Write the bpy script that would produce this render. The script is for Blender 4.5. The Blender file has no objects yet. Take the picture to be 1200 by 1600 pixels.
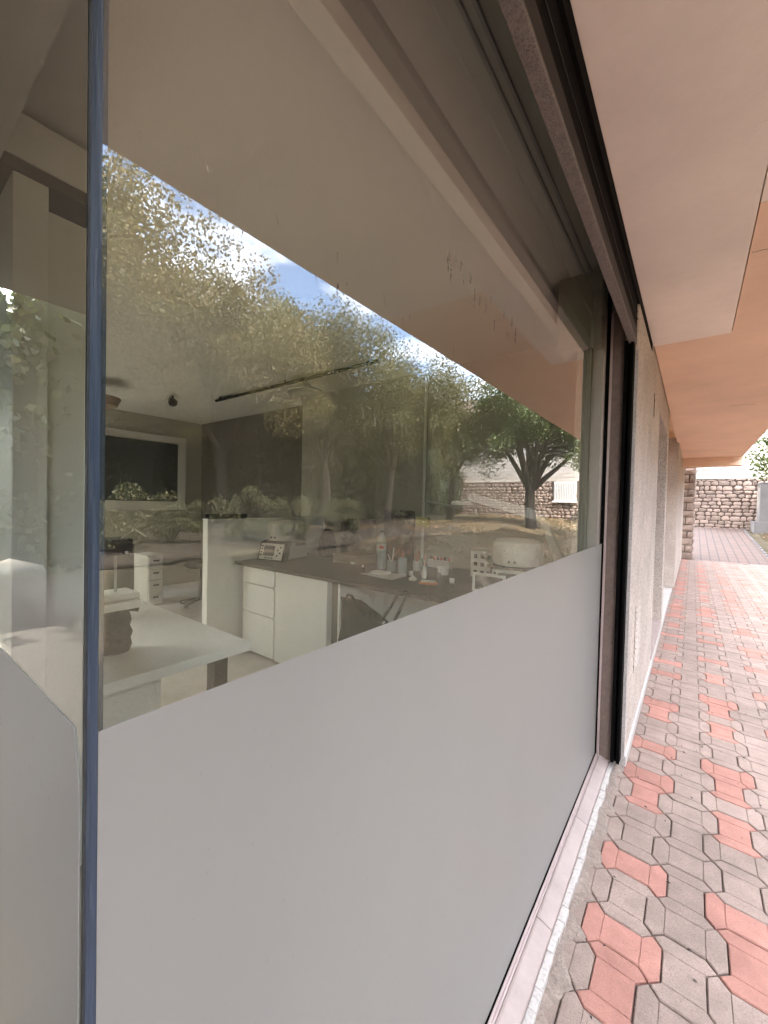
import bpy, bmesh, math, random
import numpy as np
from mathutils import Vector, Matrix

random.seed(7)
rng = np.random.default_rng(7)
R = math.radians
S = bpy.context.scene
COL = S.collection

# ------------------------------------------------------------------ camera
YAW, PITCH, ROLL = R(37.27), R(-1.24), R(1.326)
CAM = Vector((0.416, 0.0, 1.5))
fw = Vector((-math.sin(YAW) * math.cos(PITCH), math.cos(YAW) * math.cos(PITCH), math.sin(PITCH)))
rt = Vector((math.cos(YAW), math.sin(YAW), 0))
up = rt.cross(fw)
rt2 = rt * math.cos(ROLL) + up * math.sin(ROLL)
up2 = -rt * math.sin(ROLL) + up * math.cos(ROLL)
cd = bpy.data.cameras.new('camera')
cam = bpy.data.objects.new('camera', cd)
COL.objects.link(cam)
m = Matrix((rt2, up2, -fw)).transposed().to_4x4()
m.translation = CAM
cam.matrix_world = m
cd.sensor_fit = 'HORIZONTAL'
cd.sensor_width = 36.0
cd.lens = 36.0 * 634.0 / 1200.0
cd.clip_start = 0.02
cd.clip_end = 2000
S.camera = cam

# ------------------------------------------------------------------ sky, sun, exposure
SUN_EL = R(52)
SUN_DIR = Vector((-0.94 * math.cos(SUN_EL), -0.34 * math.cos(SUN_EL), math.sin(SUN_EL)))   # towards the sun
W = bpy.data.worlds.new('World')
S.world = W
W.use_nodes = True
wn, wl = W.node_tree.nodes, W.node_tree.links
wn.clear()
wo = wn.new('ShaderNodeOutputWorld')
wb = wn.new('ShaderNodeBackground')
sky = wn.new('ShaderNodeTexSky')
sky.sky_type = 'NISHITA'
sky.sun_disc = False
sky.sun_elevation = SUN_EL
sky.sun_rotation = math.atan2(SUN_DIR.x, SUN_DIR.y)
sky.dust_density = 2.0
sky.air_density = 1.0
tc = wn.new('ShaderNodeTexCoord')
mp = wn.new('ShaderNodeMapping')
mp.inputs['Scale'].default_value = (1.0, 1.0, 2.4)
nz = wn.new('ShaderNodeTexNoise')
nz.inputs['Scale'].default_value = 2.3
nz.inputs['Detail'].default_value = 7
nz.inputs['Roughness'].default_value = 0.58
rp = wn.new('ShaderNodeValToRGB')
rp.color_ramp.elements[0].position = 0.38
rp.color_ramp.elements[1].position = 0.68
rp.color_ramp.elements[0].color = (0, 0, 0, 1)
rp.color_ramp.elements[1].color = (0.85, 0.85, 0.85, 1)
mx = wn.new('ShaderNodeMixRGB')
mx.inputs[2].default_value = (17.5, 17.3, 17.6, 1)      # lit cloud
wl.new(tc.outputs['Generated'], mp.inputs['Vector'])
wl.new(mp.outputs[0], nz.inputs['Vector'])
wl.new(nz.outputs['Fac'], rp.inputs[0])
wl.new(rp.outputs[0], mx.inputs[0])
wl.new(sky.outputs[0], mx.inputs[1])
wl.new(mx.outputs[0], wb.inputs['Color'])
wb.inputs['Strength'].default_value = 0.14
wl.new(wb.outputs[0], wo.inputs['Surface'])

sd = bpy.data.lights.new('sun', 'SUN')
sd.energy = 2.6
sd.angle = R(0.6)
sd.color = (1.0, 0.94, 0.84)
sun = bpy.data.objects.new('sun', sd)
COL.objects.link(sun)
sun.rotation_euler = SUN_DIR.to_track_quat('Z', 'Y').to_euler()

S.view_settings.view_transform = 'Standard'
S.view_settings.look = 'None'
S.view_settings.gamma = 1
S.view_settings.exposure = 3.65
S.render.engine = 'CYCLES'
cy = S.cycles
cy.use_denoising = True
cy.max_bounces = 8
cy.diffuse_bounces = 4
cy.use_adaptive_sampling = True
cy.adaptive_threshold = 0.025
cy.glossy_bounces = 4
cy.transmission_bounces = 6
cy.transparent_max_bounces = 12
cy.caustics_reflective = False
cy.caustics_refractive = False
cy.sample_clamp_indirect = 6.0

# ------------------------------------------------------------------ materials
MATS = {}


def nodes_of(name):
    m = bpy.data.materials.new(name)
    m.use_nodes = True
    n, l = m.node_tree.nodes, m.node_tree.links
    return m, n, l, n['Principled BSDF'], n['Material Output']


def mat(name, col, rough=0.6, var=0.0, vscale=8.0, bump=0.0, bscale=60.0, metal=0.0, spec=0.4, col2=None,
        speck=None, speck_scale=300.0, speck_amt=0.5, objrand=0.0, stretch=None, detail=6, coat=0.0, world=False, grime=0.0, gscale=0.9):
    """Principled surface: base colour varied by noise, optional fine speckle, bump and per-object tone."""
    m, n, l, bs, out = nodes_of(name)
    bs.inputs['Roughness'].default_value = rough
    bs.inputs['Metallic'].default_value = metal
    bs.inputs['Specular IOR Level'].default_value = spec
    if coat:
        bs.inputs['Coat Weight'].default_value = coat
    tc = n.new('ShaderNodeTexCoord')
    vec = tc.outputs['Object']
    if world:
        vec = n.new('ShaderNodeNewGeometry').outputs['Position']
    if stretch:
        mpn = n.new('ShaderNodeMapping')
        mpn.inputs['Scale'].default_value = stretch
        l.new(vec, mpn.inputs['Vector'])
        vec = mpn.outputs[0]
    c = (*col, 1)
    src = None
    if var > 0 or col2 is not None:
        nz = n.new('ShaderNodeTexNoise')
        nz.inputs['Scale'].default_value = vscale
        nz.inputs['Detail'].default_value = detail
        nz.inputs['Roughness'].default_value = 0.62
        l.new(vec, nz.inputs['Vector'])
        rp = n.new('ShaderNodeValToRGB')
        rp.color_ramp.elements[0].position = 0.3
        rp.color_ramp.elements[1].position = 0.72
        if col2 is not None:
            rp.color_ramp.elements[0].color = c
            rp.color_ramp.elements[1].color = (*col2, 1)
        else:
            rp.color_ramp.elements[0].color = (*[x * (1 - var) for x in col], 1)
            rp.color_ramp.elements[1].color = (*[min(1, x * (1 + var)) for x in col], 1)
        l.new(nz.outputs['Fac'], rp.inputs[0])
        src = rp.outputs[0]
    if speck is not None:
        nz2 = n.new('ShaderNodeTexNoise')
        nz2.inputs['Scale'].default_value = speck_scale
        nz2.inputs['Detail'].default_value = 2
        l.new(vec, nz2.inputs['Vector'])
        rp2 = n.new('ShaderNodeValToRGB')
        rp2.color_ramp.elements[0].position = 0.52
        rp2.color_ramp.elements[1].position = 0.62
        rp2.color_ramp.elements[1].color = (speck_amt, speck_amt, speck_amt, 1)
        l.new(nz2.outputs['Fac'], rp2.inputs[0])
        mx = n.new('ShaderNodeMixRGB')
        l.new(rp2.outputs[0], mx.inputs[0])
        if src is not None:
            l.new(src, mx.inputs[1])
        else:
            mx.inputs[1].default_value = c
        mx.inputs[2].default_value = (*speck, 1)
        src = mx.outputs[0]
    if objrand > 0:
        oi = n.new('ShaderNodeObjectInfo')
        mr = n.new('ShaderNodeMapRange')
        mr.inputs[3].default_value = 1 - objrand
        mr.inputs[4].default_value = 1 + objrand
        l.new(oi.outputs['Random'], mr.inputs[0])
        hs = n.new('ShaderNodeHueSaturation')
        l.new(mr.outputs[0], hs.inputs['Value'])
        if src is not None:
            l.new(src, hs.inputs['Color'])
        else:
            hs.inputs['Color'].default_value = c
        src = hs.outputs[0]
    if grime > 0:
        ng = n.new('ShaderNodeTexNoise')
        ng.inputs['Scale'].default_value = gscale
        ng.inputs['Detail'].default_value = 7
        ng.inputs['Roughness'].default_value = 0.7
        l.new(vec, ng.inputs['Vector'])
        gr = n.new('ShaderNodeMapRange')
        gr.inputs[1].default_value = 0.35; gr.inputs[2].default_value = 0.62
        gr.inputs[3].default_value = 1 - grime; gr.inputs[4].default_value = 1.0
        l.new(ng.outputs['Fac'], gr.inputs[0])
        hg = n.new('ShaderNodeHueSaturation')
        l.new(gr.outputs[0], hg.inputs['Value'])
        if src is not None:
            l.new(src, hg.inputs['Color'])
        else:
            hg.inputs['Color'].default_value = c
        src = hg.outputs[0]
    if src is not None:
        l.new(src, bs.inputs['Base Color'])
    else:
        bs.inputs['Base Color'].default_value = c
    if bump > 0:
        nb = n.new('ShaderNodeTexNoise')
        nb.inputs['Scale'].default_value = bscale
        nb.inputs['Detail'].default_value = 5
        l.new(vec, nb.inputs['Vector'])
        bp = n.new('ShaderNodeBump')
        bp.inputs['Strength'].default_value = bump
        bp.inputs['Distance'].default_value = 0.01
        l.new(nb.outputs['Fac'], bp.inputs['Height'])
        l.new(bp.outputs[0], bs.inputs['Normal'])
    MATS[name] = m
    return m


def leaf_mat(name, c1, c2, c3, trans=0.45):
    m, n, l, bs, out = nodes_of(name)
    g = n.new('ShaderNodeNewGeometry')
    rp = n.new('ShaderNodeValToRGB')
    e = rp.color_ramp.elements
    e[0].color = (*c1, 1)
    e[1].color = (*c3, 1)
    k = e.new(0.5)
    k.color = (*c2, 1)
    l.new(g.outputs['Random Per Island'], rp.inputs[0])
    l.new(rp.outputs[0], bs.inputs['Base Color'])
    bs.inputs['Roughness'].default_value = 0.5
    bs.inputs['Specular IOR Level'].default_value = 0.35
    tr = n.new('ShaderNodeBsdfTranslucent')
    l.new(rp.outputs[0], tr.inputs['Color'])
    ms = n.new('ShaderNodeMixShader')
    ms.inputs[0].default_value = trans
    l.new(bs.outputs[0], ms.inputs[1])
    l.new(tr.outputs[0], ms.inputs[2])
    l.new(ms.outputs[0], out.inputs['Surface'])
    MATS[name] = m
    return m


def glass_mat(name, f0=0.14, dust=0.010, tint=(0.95, 0.965, 0.93)):
    """Thin architectural glass: Fresnel reflection over a clear tinted sheet, with a little dust on the face."""
    m, n, l, bs, out = nodes_of(name)
    n.remove(bs)
    g = n.new('ShaderNodeNewGeometry')
    d = n.new('ShaderNodeVectorMath'); d.operation = 'DOT_PRODUCT'
    l.new(g.outputs['Incoming'], d.inputs[0]); l.new(g.outputs['Normal'], d.inputs[1])
    a = n.new('ShaderNodeMath'); a.operation = 'ABSOLUTE'; l.new(d.outputs['Value'], a.inputs[0])
    s = n.new('ShaderNodeMath'); s.operation = 'SUBTRACT'; s.inputs[0].default_value = 1; l.new(a.outputs[0], s.inputs[1])
    p = n.new('ShaderNodeMath'); p.operation = 'POWER'; p.inputs[1].default_value = 5; l.new(s.outputs[0], p.inputs[0])
    f = n.new('ShaderNodeMapRange'); f.inputs[3].default_value = f0; f.inputs[4].default_value = 1.0
    l.new(p.outputs[0], f.inputs[0])
    tr = n.new('ShaderNodeBsdfTransparent'); tr.inputs[0].default_value = (*tint, 1)
    gl = n.new('ShaderNodeBsdfGlossy'); gl.inputs['Roughness'].default_value = 0.0
    gl.inputs['Color'].default_value = (1, 1, 1, 1)
    mg = n.new('ShaderNodeMixShader')
    l.new(f.outputs[0], mg.inputs[0]); l.new(tr.outputs[0], mg.inputs[1]); l.new(gl.outputs[0], mg.inputs[2])
    # dust: streaks running down and cloudy wipes
    tc = n.new('ShaderNodeTexCoord')
    mp = n.new('ShaderNodeMapping'); mp.inputs['Scale'].default_value = (9, 9, 1.6)
    l.new(tc.outputs['Object'], mp.inputs['Vector'])
    n1 = n.new('ShaderNodeTexNoise'); n1.inputs['Scale'].default_value = 1.2; n1.inputs['Detail'].default_value = 8
    n1.inputs['Roughness'].default_value = 0.65
    l.new(mp.outputs[0], n1.inputs['Vector'])
    n2 = n.new('ShaderNodeTexNoise'); n2.inputs['Scale'].default_value = 420; n2.inputs['Detail'].default_value = 1
    l.new(tc.outputs['Object'], n2.inputs['Vector'])
    r2 = n.new('ShaderNodeMapRange'); r2.inputs[1].default_value = 0.66; r2.inputs[2].default_value = 0.74
    r2.inputs[3].default_value = 0.0; r2.inputs[4].default_value = 0.10
    l.new(n2.outputs['Fac'], r2.inputs[0])
    r1 = n.new('ShaderNodeMapRange'); r1.inputs[1].default_value = 0.35; r1.inputs[2].default_value = 0.75
    r1.inputs[3].default_value = dust * 0.4; r1.inputs[4].default_value = dust * 2.2
    l.new(n1.outputs['Fac'], r1.inputs[0])
    ad = n.new('ShaderNodeMath'); ad.operation = 'ADD'
    l.new(r1.outputs[0], ad.inputs[0]); l.new(r2.outputs[0], ad.inputs[1])
    df = n.new('ShaderNodeBsdfDiffuse'); df.inputs[0].default_value = (0.62, 0.58, 0.50, 1)
    mo = n.new('ShaderNodeMixShader')
    l.new(ad.outputs[0], mo.inputs[0]); l.new(mg.outputs[0], mo.inputs[1]); l.new(df.outputs[0], mo.inputs[2])
    l.new(mo.outputs[0], out.inputs['Surface'])
    MATS[name] = m
    return m


def clear_mat(name, tint=(0.97, 0.98, 0.96)):
    m, n, l, bs, out = nodes_of(name)
    n.remove(bs)
    tr = n.new('ShaderNodeBsdfTransparent'); tr.inputs[0].default_value = (*tint, 1)
    l.new(tr.outputs[0], out.inputs['Surface'])
    MATS[name] = m


def film_mat(name, col=(0.438, 0.43, 0.408)):
    m, n, l, bs, out = nodes_of(name)
    bs.inputs['Roughness'].default_value = 0.30
    bs.inputs['Specular IOR Level'].default_value = 0.5
    tc = n.new('ShaderNodeTexCoord')
    mpf = n.new('ShaderNodeMapping'); mpf.inputs['Scale'].default_value = (1, 1, 0.45); mpf.inputs['Rotation'].default_value = (0.3, 0, 0)
    l.new(tc.outputs['Object'], mpf.inputs['Vector'])
    nz = n.new('ShaderNodeTexNoise'); nz.inputs['Scale'].default_value = 3.2; nz.inputs['Detail'].default_value = 9
    nz.inputs['Roughness'].default_value = 0.7
    l.new(mpf.outputs[0], nz.inputs['Vector'])
    rp = n.new('ShaderNodeValToRGB')
    rp.color_ramp.elements[0].position = 0.3; rp.color_ramp.elements[1].position = 0.7
    rp.color_ramp.elements[0].color = (*[c * 0.94 for c in col], 1)
    rp.color_ramp.elements[1].color = (*[c * 1.03 for c in col], 1)
    l.new(nz.outputs['Fac'], rp.inputs[0])
    sp = n.new('ShaderNodeTexNoise'); sp.inputs['Scale'].default_value = 120; sp.inputs['Detail'].default_value = 0
    l.new(tc.outputs['Object'], sp.inputs['Vector'])
    sr = n.new('ShaderNodeMapRange'); sr.inputs[1].default_value = 0.80; sr.inputs[2].default_value = 0.82
    l.new(sp.outputs['Fac'], sr.inputs[0])
    mxn = n.new('ShaderNodeMixRGB'); mxn.inputs[2].default_value = (0.36, 0.34, 0.32, 1)
    l.new(sr.outputs[0], mxn.inputs[0]); l.new(rp.outputs[0], mxn.inputs[1])
    l.new(mxn.outputs[0], bs.inputs['Base Color'])
    t = n.new('ShaderNodeBsdfTranslucent'); t.inputs[0].default_value = (0.85, 0.85, 0.83, 1)
    ms = n.new('ShaderNodeMixShader'); ms.inputs[0].default_value = 0.48
    l.new(bs.outputs[0], ms.inputs[1]); l.new(t.outputs[0], ms.inputs[2]); l.new(ms.outputs[0], out.inputs['Surface'])
    MATS[name] = m


def poster_mat(name, pink=False, seed=0.0):
    """A printed sheet: crowded dark and pale shapes, flat print."""
    m, n, l, bs, out = nodes_of(name)
    bs.inputs['Roughness'].default_value = 0.45
    tc = n.new('ShaderNodeTexCoord')
    mp = n.new('ShaderNodeMapping'); mp.inputs['Location'].default_value = (seed, seed * 2, seed)
    l.new(tc.outputs['Object'], mp.inputs['Vector'])
    nz = n.new('ShaderNodeTexNoise'); nz.inputs['Scale'].default_value = 7; nz.inputs['Detail'].default_value = 8
    nz.inputs['Distortion'].default_value = 2.6
    vo = n.new('ShaderNodeTexVoronoi'); vo.inputs['Scale'].default_value = 8
    l.new(mp.outputs[0], nz.inputs['Vector']); l.new(mp.outputs[0], vo.inputs['Vector'])
    mu = n.new('ShaderNodeMath'); mu.operation = 'MULTIPLY'
    l.new(nz.outputs['Fac'], mu.inputs[0]); l.new(vo.outputs['Distance'], mu.inputs[1])
    rp = n.new('ShaderNodeValToRGB'); rp.color_ramp.interpolation = 'LINEAR'
    e = rp.color_ramp.elements
    e[0].position = 0.10; e[0].color = (0.015, 0.013, 0.012, 1)
    e[1].position = 0.46; e[1].color = (0.50, 0.46, 0.40, 1)
    k = e.new(0.27); k.color = (0.12, 0.10, 0.09, 1)
    l.new(mu.outputs[0], rp.inputs[0])
    src = rp.outputs[0]
    if pink:
        sx = n.new('ShaderNodeSeparateXYZ'); l.new(tc.outputs['Object'], sx.inputs[0])
        mr = n.new('ShaderNodeMapRange'); mr.inputs[1].default_value = 1.08; mr.inputs[2].default_value = 1.04
        l.new(sx.outputs['Z'], mr.inputs[0])
        mm = n.new('ShaderNodeMixRGB'); mm.blend_type = 'MULTIPLY'
        mm.inputs[2].default_value = (1.0, 0.45, 0.34, 1)
        l.new(mr.outputs[0], mm.inputs[0]); l.new(src, mm.inputs[1]); src = mm.outputs[0]
    l.new(src, bs.inputs['Base Color'])
    MATS[name] = m


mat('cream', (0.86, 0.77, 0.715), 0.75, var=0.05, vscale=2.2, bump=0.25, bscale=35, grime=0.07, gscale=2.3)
mat('orange', (0.84, 0.595, 0.445), 0.75, var=0.05, vscale=1.6, bump=0.35, bscale=30, grime=0.10, gscale=1.1)
mat('stucco', (0.594, 0.526, 0.464), 0.9, var=0.10, vscale=3.0, bump=1.0, bscale=85, speck=(0.36, 0.29, 0.25), speck_scale=75, speck_amt=0.85, grime=0.12, gscale=1.5)
mat('granite', (0.20, 0.145, 0.12), 0.6, var=0.18, vscale=30, speck=(0.09, 0.07, 0.06), speck_scale=330, speck_amt=0.85, bump=0.15, bscale=200)
mat('granite_grey', (0.19, 0.165, 0.155), 0.7, var=0.2, vscale=40, speck=(0.085, 0.075, 0.07), speck_scale=300, speck_amt=0.8, bump=0.2, bscale=250)
mat('black_metal', (0.0025, 0.0023, 0.0023), 0.8, var=0.3, vscale=20, spec=0.08)
mat('brown_metal', (0.014, 0.011, 0.010), 0.5, var=0.2, vscale=12, bump=0.05, bscale=60, spec=0.15)
mat('void', (0.002, 0.002, 0.002), 0.95, spec=0.05)
mat('alu_pink', (0.50, 0.40, 0.38), 0.35, var=0.08, vscale=20, metal=0.3)
mat('sill_stone', (0.340, 0.272, 0.246), 0.5, var=0.16, vscale=9, speck=(0.36, 0.30, 0.28), speck_scale=160, speck_amt=0.4, bump=0.1, bscale=90)
mat('white_plaster', (0.484, 0.452, 0.421), 0.8, var=0.08, vscale=12, bump=0.5, bscale=70, speck=(0.25, 0.22, 0.20), speck_scale=90, speck_amt=0.35)
mat('mortar', (0.27, 0.215, 0.18), 0.95, var=0.28, vscale=25, bump=1.0, bscale=80, speck=(0.12, 0.10, 0.08), speck_scale=200, speck_amt=0.5)
mat('paver_grey', (0.301, 0.226, 0.188), 0.9, var=0.18, vscale=11, bump=0.5, bscale=150, speck=(0.20, 0.15, 0.125), speck_scale=210, speck_amt=0.55, objrand=0.09, world=True, grime=0.20, gscale=1.6)
mat('paver_red', (0.405, 0.198, 0.155), 0.9, var=0.18, vscale=11, bump=0.5, bscale=150, speck=(0.31, 0.165, 0.13), speck_scale=210, speck_amt=0.55, objrand=0.12, world=True, grime=0.20, gscale=1.6)
mat('sand', (0.11, 0.08, 0.065), 0.95, var=0.35, vscale=30, bump=0.8, bscale=120)
mat('stone', (0.281, 0.212, 0.174), 0.9, var=0.22, vscale=5, bump=0.9, bscale=22, objrand=0.22, world=True)
mat('stone_joint', (0.098, 0.068, 0.056), 0.95, var=0.2, vscale=10, bump=0.6, bscale=50)
mat('siding', (0.400, 0.364, 0.320), 0.6, var=0.04, vscale=3)
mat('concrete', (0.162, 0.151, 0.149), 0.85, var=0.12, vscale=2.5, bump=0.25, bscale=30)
mat('bark', (0.030, 0.024, 0.020), 0.95, var=0.35, vscale=6, bump=1.0, bscale=30, stretch=(1, 1, 0.25))
mat('seal_blue', (0.036, 0.056, 0.090), 0.35, var=0.28, vscale=70, stretch=(1, 1, 0.06), speck=(0.075, 0.10, 0.135), speck_scale=260, speck_amt=0.35, bump=0.25, bscale=150)
mat('seal_dark', (0.03, 0.035, 0.04), 0.5, var=0.3, vscale=60)
mat('white_lam', (0.80, 0.785, 0.745), 0.35, var=0.03, vscale=4)
mat('white_edge', (0.85, 0.83, 0.79), 0.4)
mat('wall_paint', (0.42, 0.395, 0.33), 0.8, var=0.04, vscale=2, bump=0.05, bscale=40)
mat('wall_dark', (0.17, 0.15, 0.125), 0.8, var=0.05, vscale=2)  # holds the back wall's shade as colour; also plain dark furniture
mat('ceiling_paint', (0.66, 0.63, 0.585), 0.85, var=0.03, vscale=2)
mat('floor_tile', (0.56, 0.52, 0.47), 0.5, var=0.10, vscale=6)
mat('countertop', (0.028, 0.020, 0.016), 0.45, var=0.5, vscale=26, speck=(0.075, 0.055, 0.045), speck_scale=160, speck_amt=0.6)
mat('device_white', (0.72, 0.69, 0.62), 0.35, var=0.03, vscale=6)
mat('device_dark', (0.035, 0.032, 0.03), 0.45, var=0.2, vscale=20)
mat('screen', (0.05, 0.055, 0.05), 0.12)
mat('leather', (0.018, 0.012, 0.009), 0.55, var=0.4, vscale=22, bump=0.5, bscale=60)
mat('fabric_dark', (0.022, 0.02, 0.018), 0.9, var=0.5, vscale=30, bump=0.8, bscale=80)
mat('wood_case', (0.30, 0.225, 0.16), 0.55, var=0.25, vscale=6, stretch=(1, 8, 8))
mat('plastic_white', (0.78, 0.75, 0.70), 0.35)
mat('plastic_orange', (0.72, 0.27, 0.12), 0.5, var=0.08, vscale=40)
mat('plastic_grey', (0.38, 0.40, 0.40), 0.25, spec=0.5)
mat('plastic_pink', (0.62, 0.22, 0.16), 0.4)
mat('green_box', (0.36, 0.40, 0.08), 0.45)
mat('paper', (0.62, 0.58, 0.52), 0.7)
mat('red_print', (0.55, 0.05, 0.04), 0.5)
mat('lamp_grey', (0.48, 0.47, 0.46), 0.4)
mat('house_pane', (0.30, 0.30, 0.31), 0.15)
mat('soil_leaf', (0.30, 0.15, 0.07), 0.9, var=0.3, vscale=3)
mat('darkening_brown', (0.032, 0.024, 0.016), 0.95, var=0.4, vscale=9, bump=1.0, bscale=40)  # colour of the sheet added to darken the reflected ground
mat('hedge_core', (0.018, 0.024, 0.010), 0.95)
mat('dark_glass', (0.03, 0.032, 0.03), 0.06, spec=0.6)
glass_mat('glass')
clear_mat('glass_clear')
film_mat('film')


def residue_mat(name, col, op):
    m, n, l, bs, out = nodes_of(name)
    n.remove(bs)
    df = n.new('ShaderNodeBsdfDiffuse'); df.inputs[0].default_value = (*col, 1)
    tr = n.new('ShaderNodeBsdfTransparent')
    tc = n.new('ShaderNodeTexCoord')
    nz = n.new('ShaderNodeTexNoise'); nz.inputs['Scale'].default_value = 160; nz.inputs['Detail'].default_value = 3
    l.new(tc.outputs['Object'], nz.inputs['Vector'])
    mr = n.new('ShaderNodeMapRange'); mr.inputs[1].default_value = 0.4; mr.inputs[2].default_value = 0.6
    mr.inputs[3].default_value = 0.0; mr.inputs[4].default_value = op
    l.new(nz.outputs['Fac'], mr.inputs[0])
    ms = n.new('ShaderNodeMixShader')
    l.new(mr.outputs[0], ms.inputs[0]); l.new(tr.outputs[0], ms.inputs[1]); l.new(df.outputs[0], ms.inputs[2])
    l.new(ms.outputs[0], out.inputs['Surface'])
    MATS[name] = m


residue_mat('residue_dark', (0.06, 0.055, 0.05), 0.26)
residue_mat('residue_pale', (0.45, 0.43, 0.40), 0.16)
poster_mat('poster_a', False, 3.1)
poster_mat('poster_b', True, 7.7)
leaf_mat('leaf_gold', (0.085, 0.085, 0.028), (0.15, 0.13, 0.045), (0.23, 0.175, 0.07))
leaf_mat('leaf_olive', (0.065, 0.078, 0.026), (0.115, 0.115, 0.042), (0.18, 0.16, 0.07))
leaf_mat('leaf_green', (0.035, 0.06, 0.016), (0.06, 0.09, 0.025), (0.10, 0.12, 0.04), 0.35)
leaf_mat('leaf_shrub', (0.025, 0.035, 0.012), (0.06, 0.07, 0.025), (0.22, 0.20, 0.11), 0.4)
leaf_mat('leaf_litter', (0.14, 0.08, 0.04), (0.28, 0.17, 0.09), (0.42, 0.30, 0.19), 0.2)
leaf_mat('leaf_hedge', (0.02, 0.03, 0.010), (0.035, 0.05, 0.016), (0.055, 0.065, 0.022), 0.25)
leaf_mat('grass_blade', (0.05, 0.06, 0.02), (0.09, 0.09, 0.03), (0.15, 0.12, 0.05), 0.3)


def ground_material():
    m, n, l, bs, out = nodes_of('lawn')
    tc = n.new('ShaderNodeTexCoord')
    n1 = n.new('ShaderNodeTexNoise'); n1.inputs['Scale'].default_value = 0.9; n1.inputs['Detail'].default_value = 8
    n2 = n.new('ShaderNodeTexNoise'); n2.inputs['Scale'].default_value = 26; n2.inputs['Detail'].default_value = 6
    for k in (n1, n2):
        l.new(tc.outputs['Object'], k.inputs['Vector'])
    mxx = n.new('ShaderNodeMixRGB'); mxx.inputs[0].default_value = 0.5
    l.new(n1.outputs['Fac'], mxx.inputs[1]); l.new(n2.outputs['Fac'], mxx.inputs[2])
    rp = n.new('ShaderNodeValToRGB')
    e = rp.color_ramp.elements
    e[0].position = 0.36; e[0].color = (0.045, 0.045, 0.02, 1)
    e[1].position = 0.66; e[1].color = (0.165, 0.118, 0.072, 1)
    k = e.new(0.5); k.color = (0.088, 0.068, 0.037, 1)
    l.new(mxx.outputs[0], rp.inputs[0]); l.new(rp.outputs[0], bs.inputs['Base Color'])
    bs.inputs['Roughness'].default_value = 0.95
    bp = n.new('ShaderNodeBump'); bp.inputs['Strength'].default_value = 0.8; bp.inputs['Distance'].default_value = 0.05
    l.new(n2.outputs['Fac'], bp.inputs['Height']); l.new(bp.outputs[0], bs.inputs['Normal'])
    MATS['lawn'] = m


ground_material()


def sett_material():
    m, n, l, bs, out = nodes_of('setts')
    tc = n.new('ShaderNodeTexCoord')
    b = n.new('ShaderNodeTexBrick')
    b.offset = 0.0
    b.inputs['Scale'].default_value = 1.0
    b.inputs['Brick Width'].default_value = 0.22
    b.inputs['Row Height'].default_value = 0.66
    b.inputs['Mortar Size'].default_value = 0.02
    b.inputs['Color1'].default_value = (0.125, 0.088, 0.075, 1)
    b.inputs['Color2'].default_value = (0.145, 0.093, 0.078, 1)
    b.inputs['Mortar'].default_value = (0.085, 0.06, 0.05, 1)
    l.new(tc.outputs['Object'], b.inputs['Vector'])
    l.new(b.outputs['Color'], bs.inputs['Base Color'])
    bs.inputs['Roughness'].default_value = 0.9
    MATS['setts'] = m


sett_material()


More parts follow.
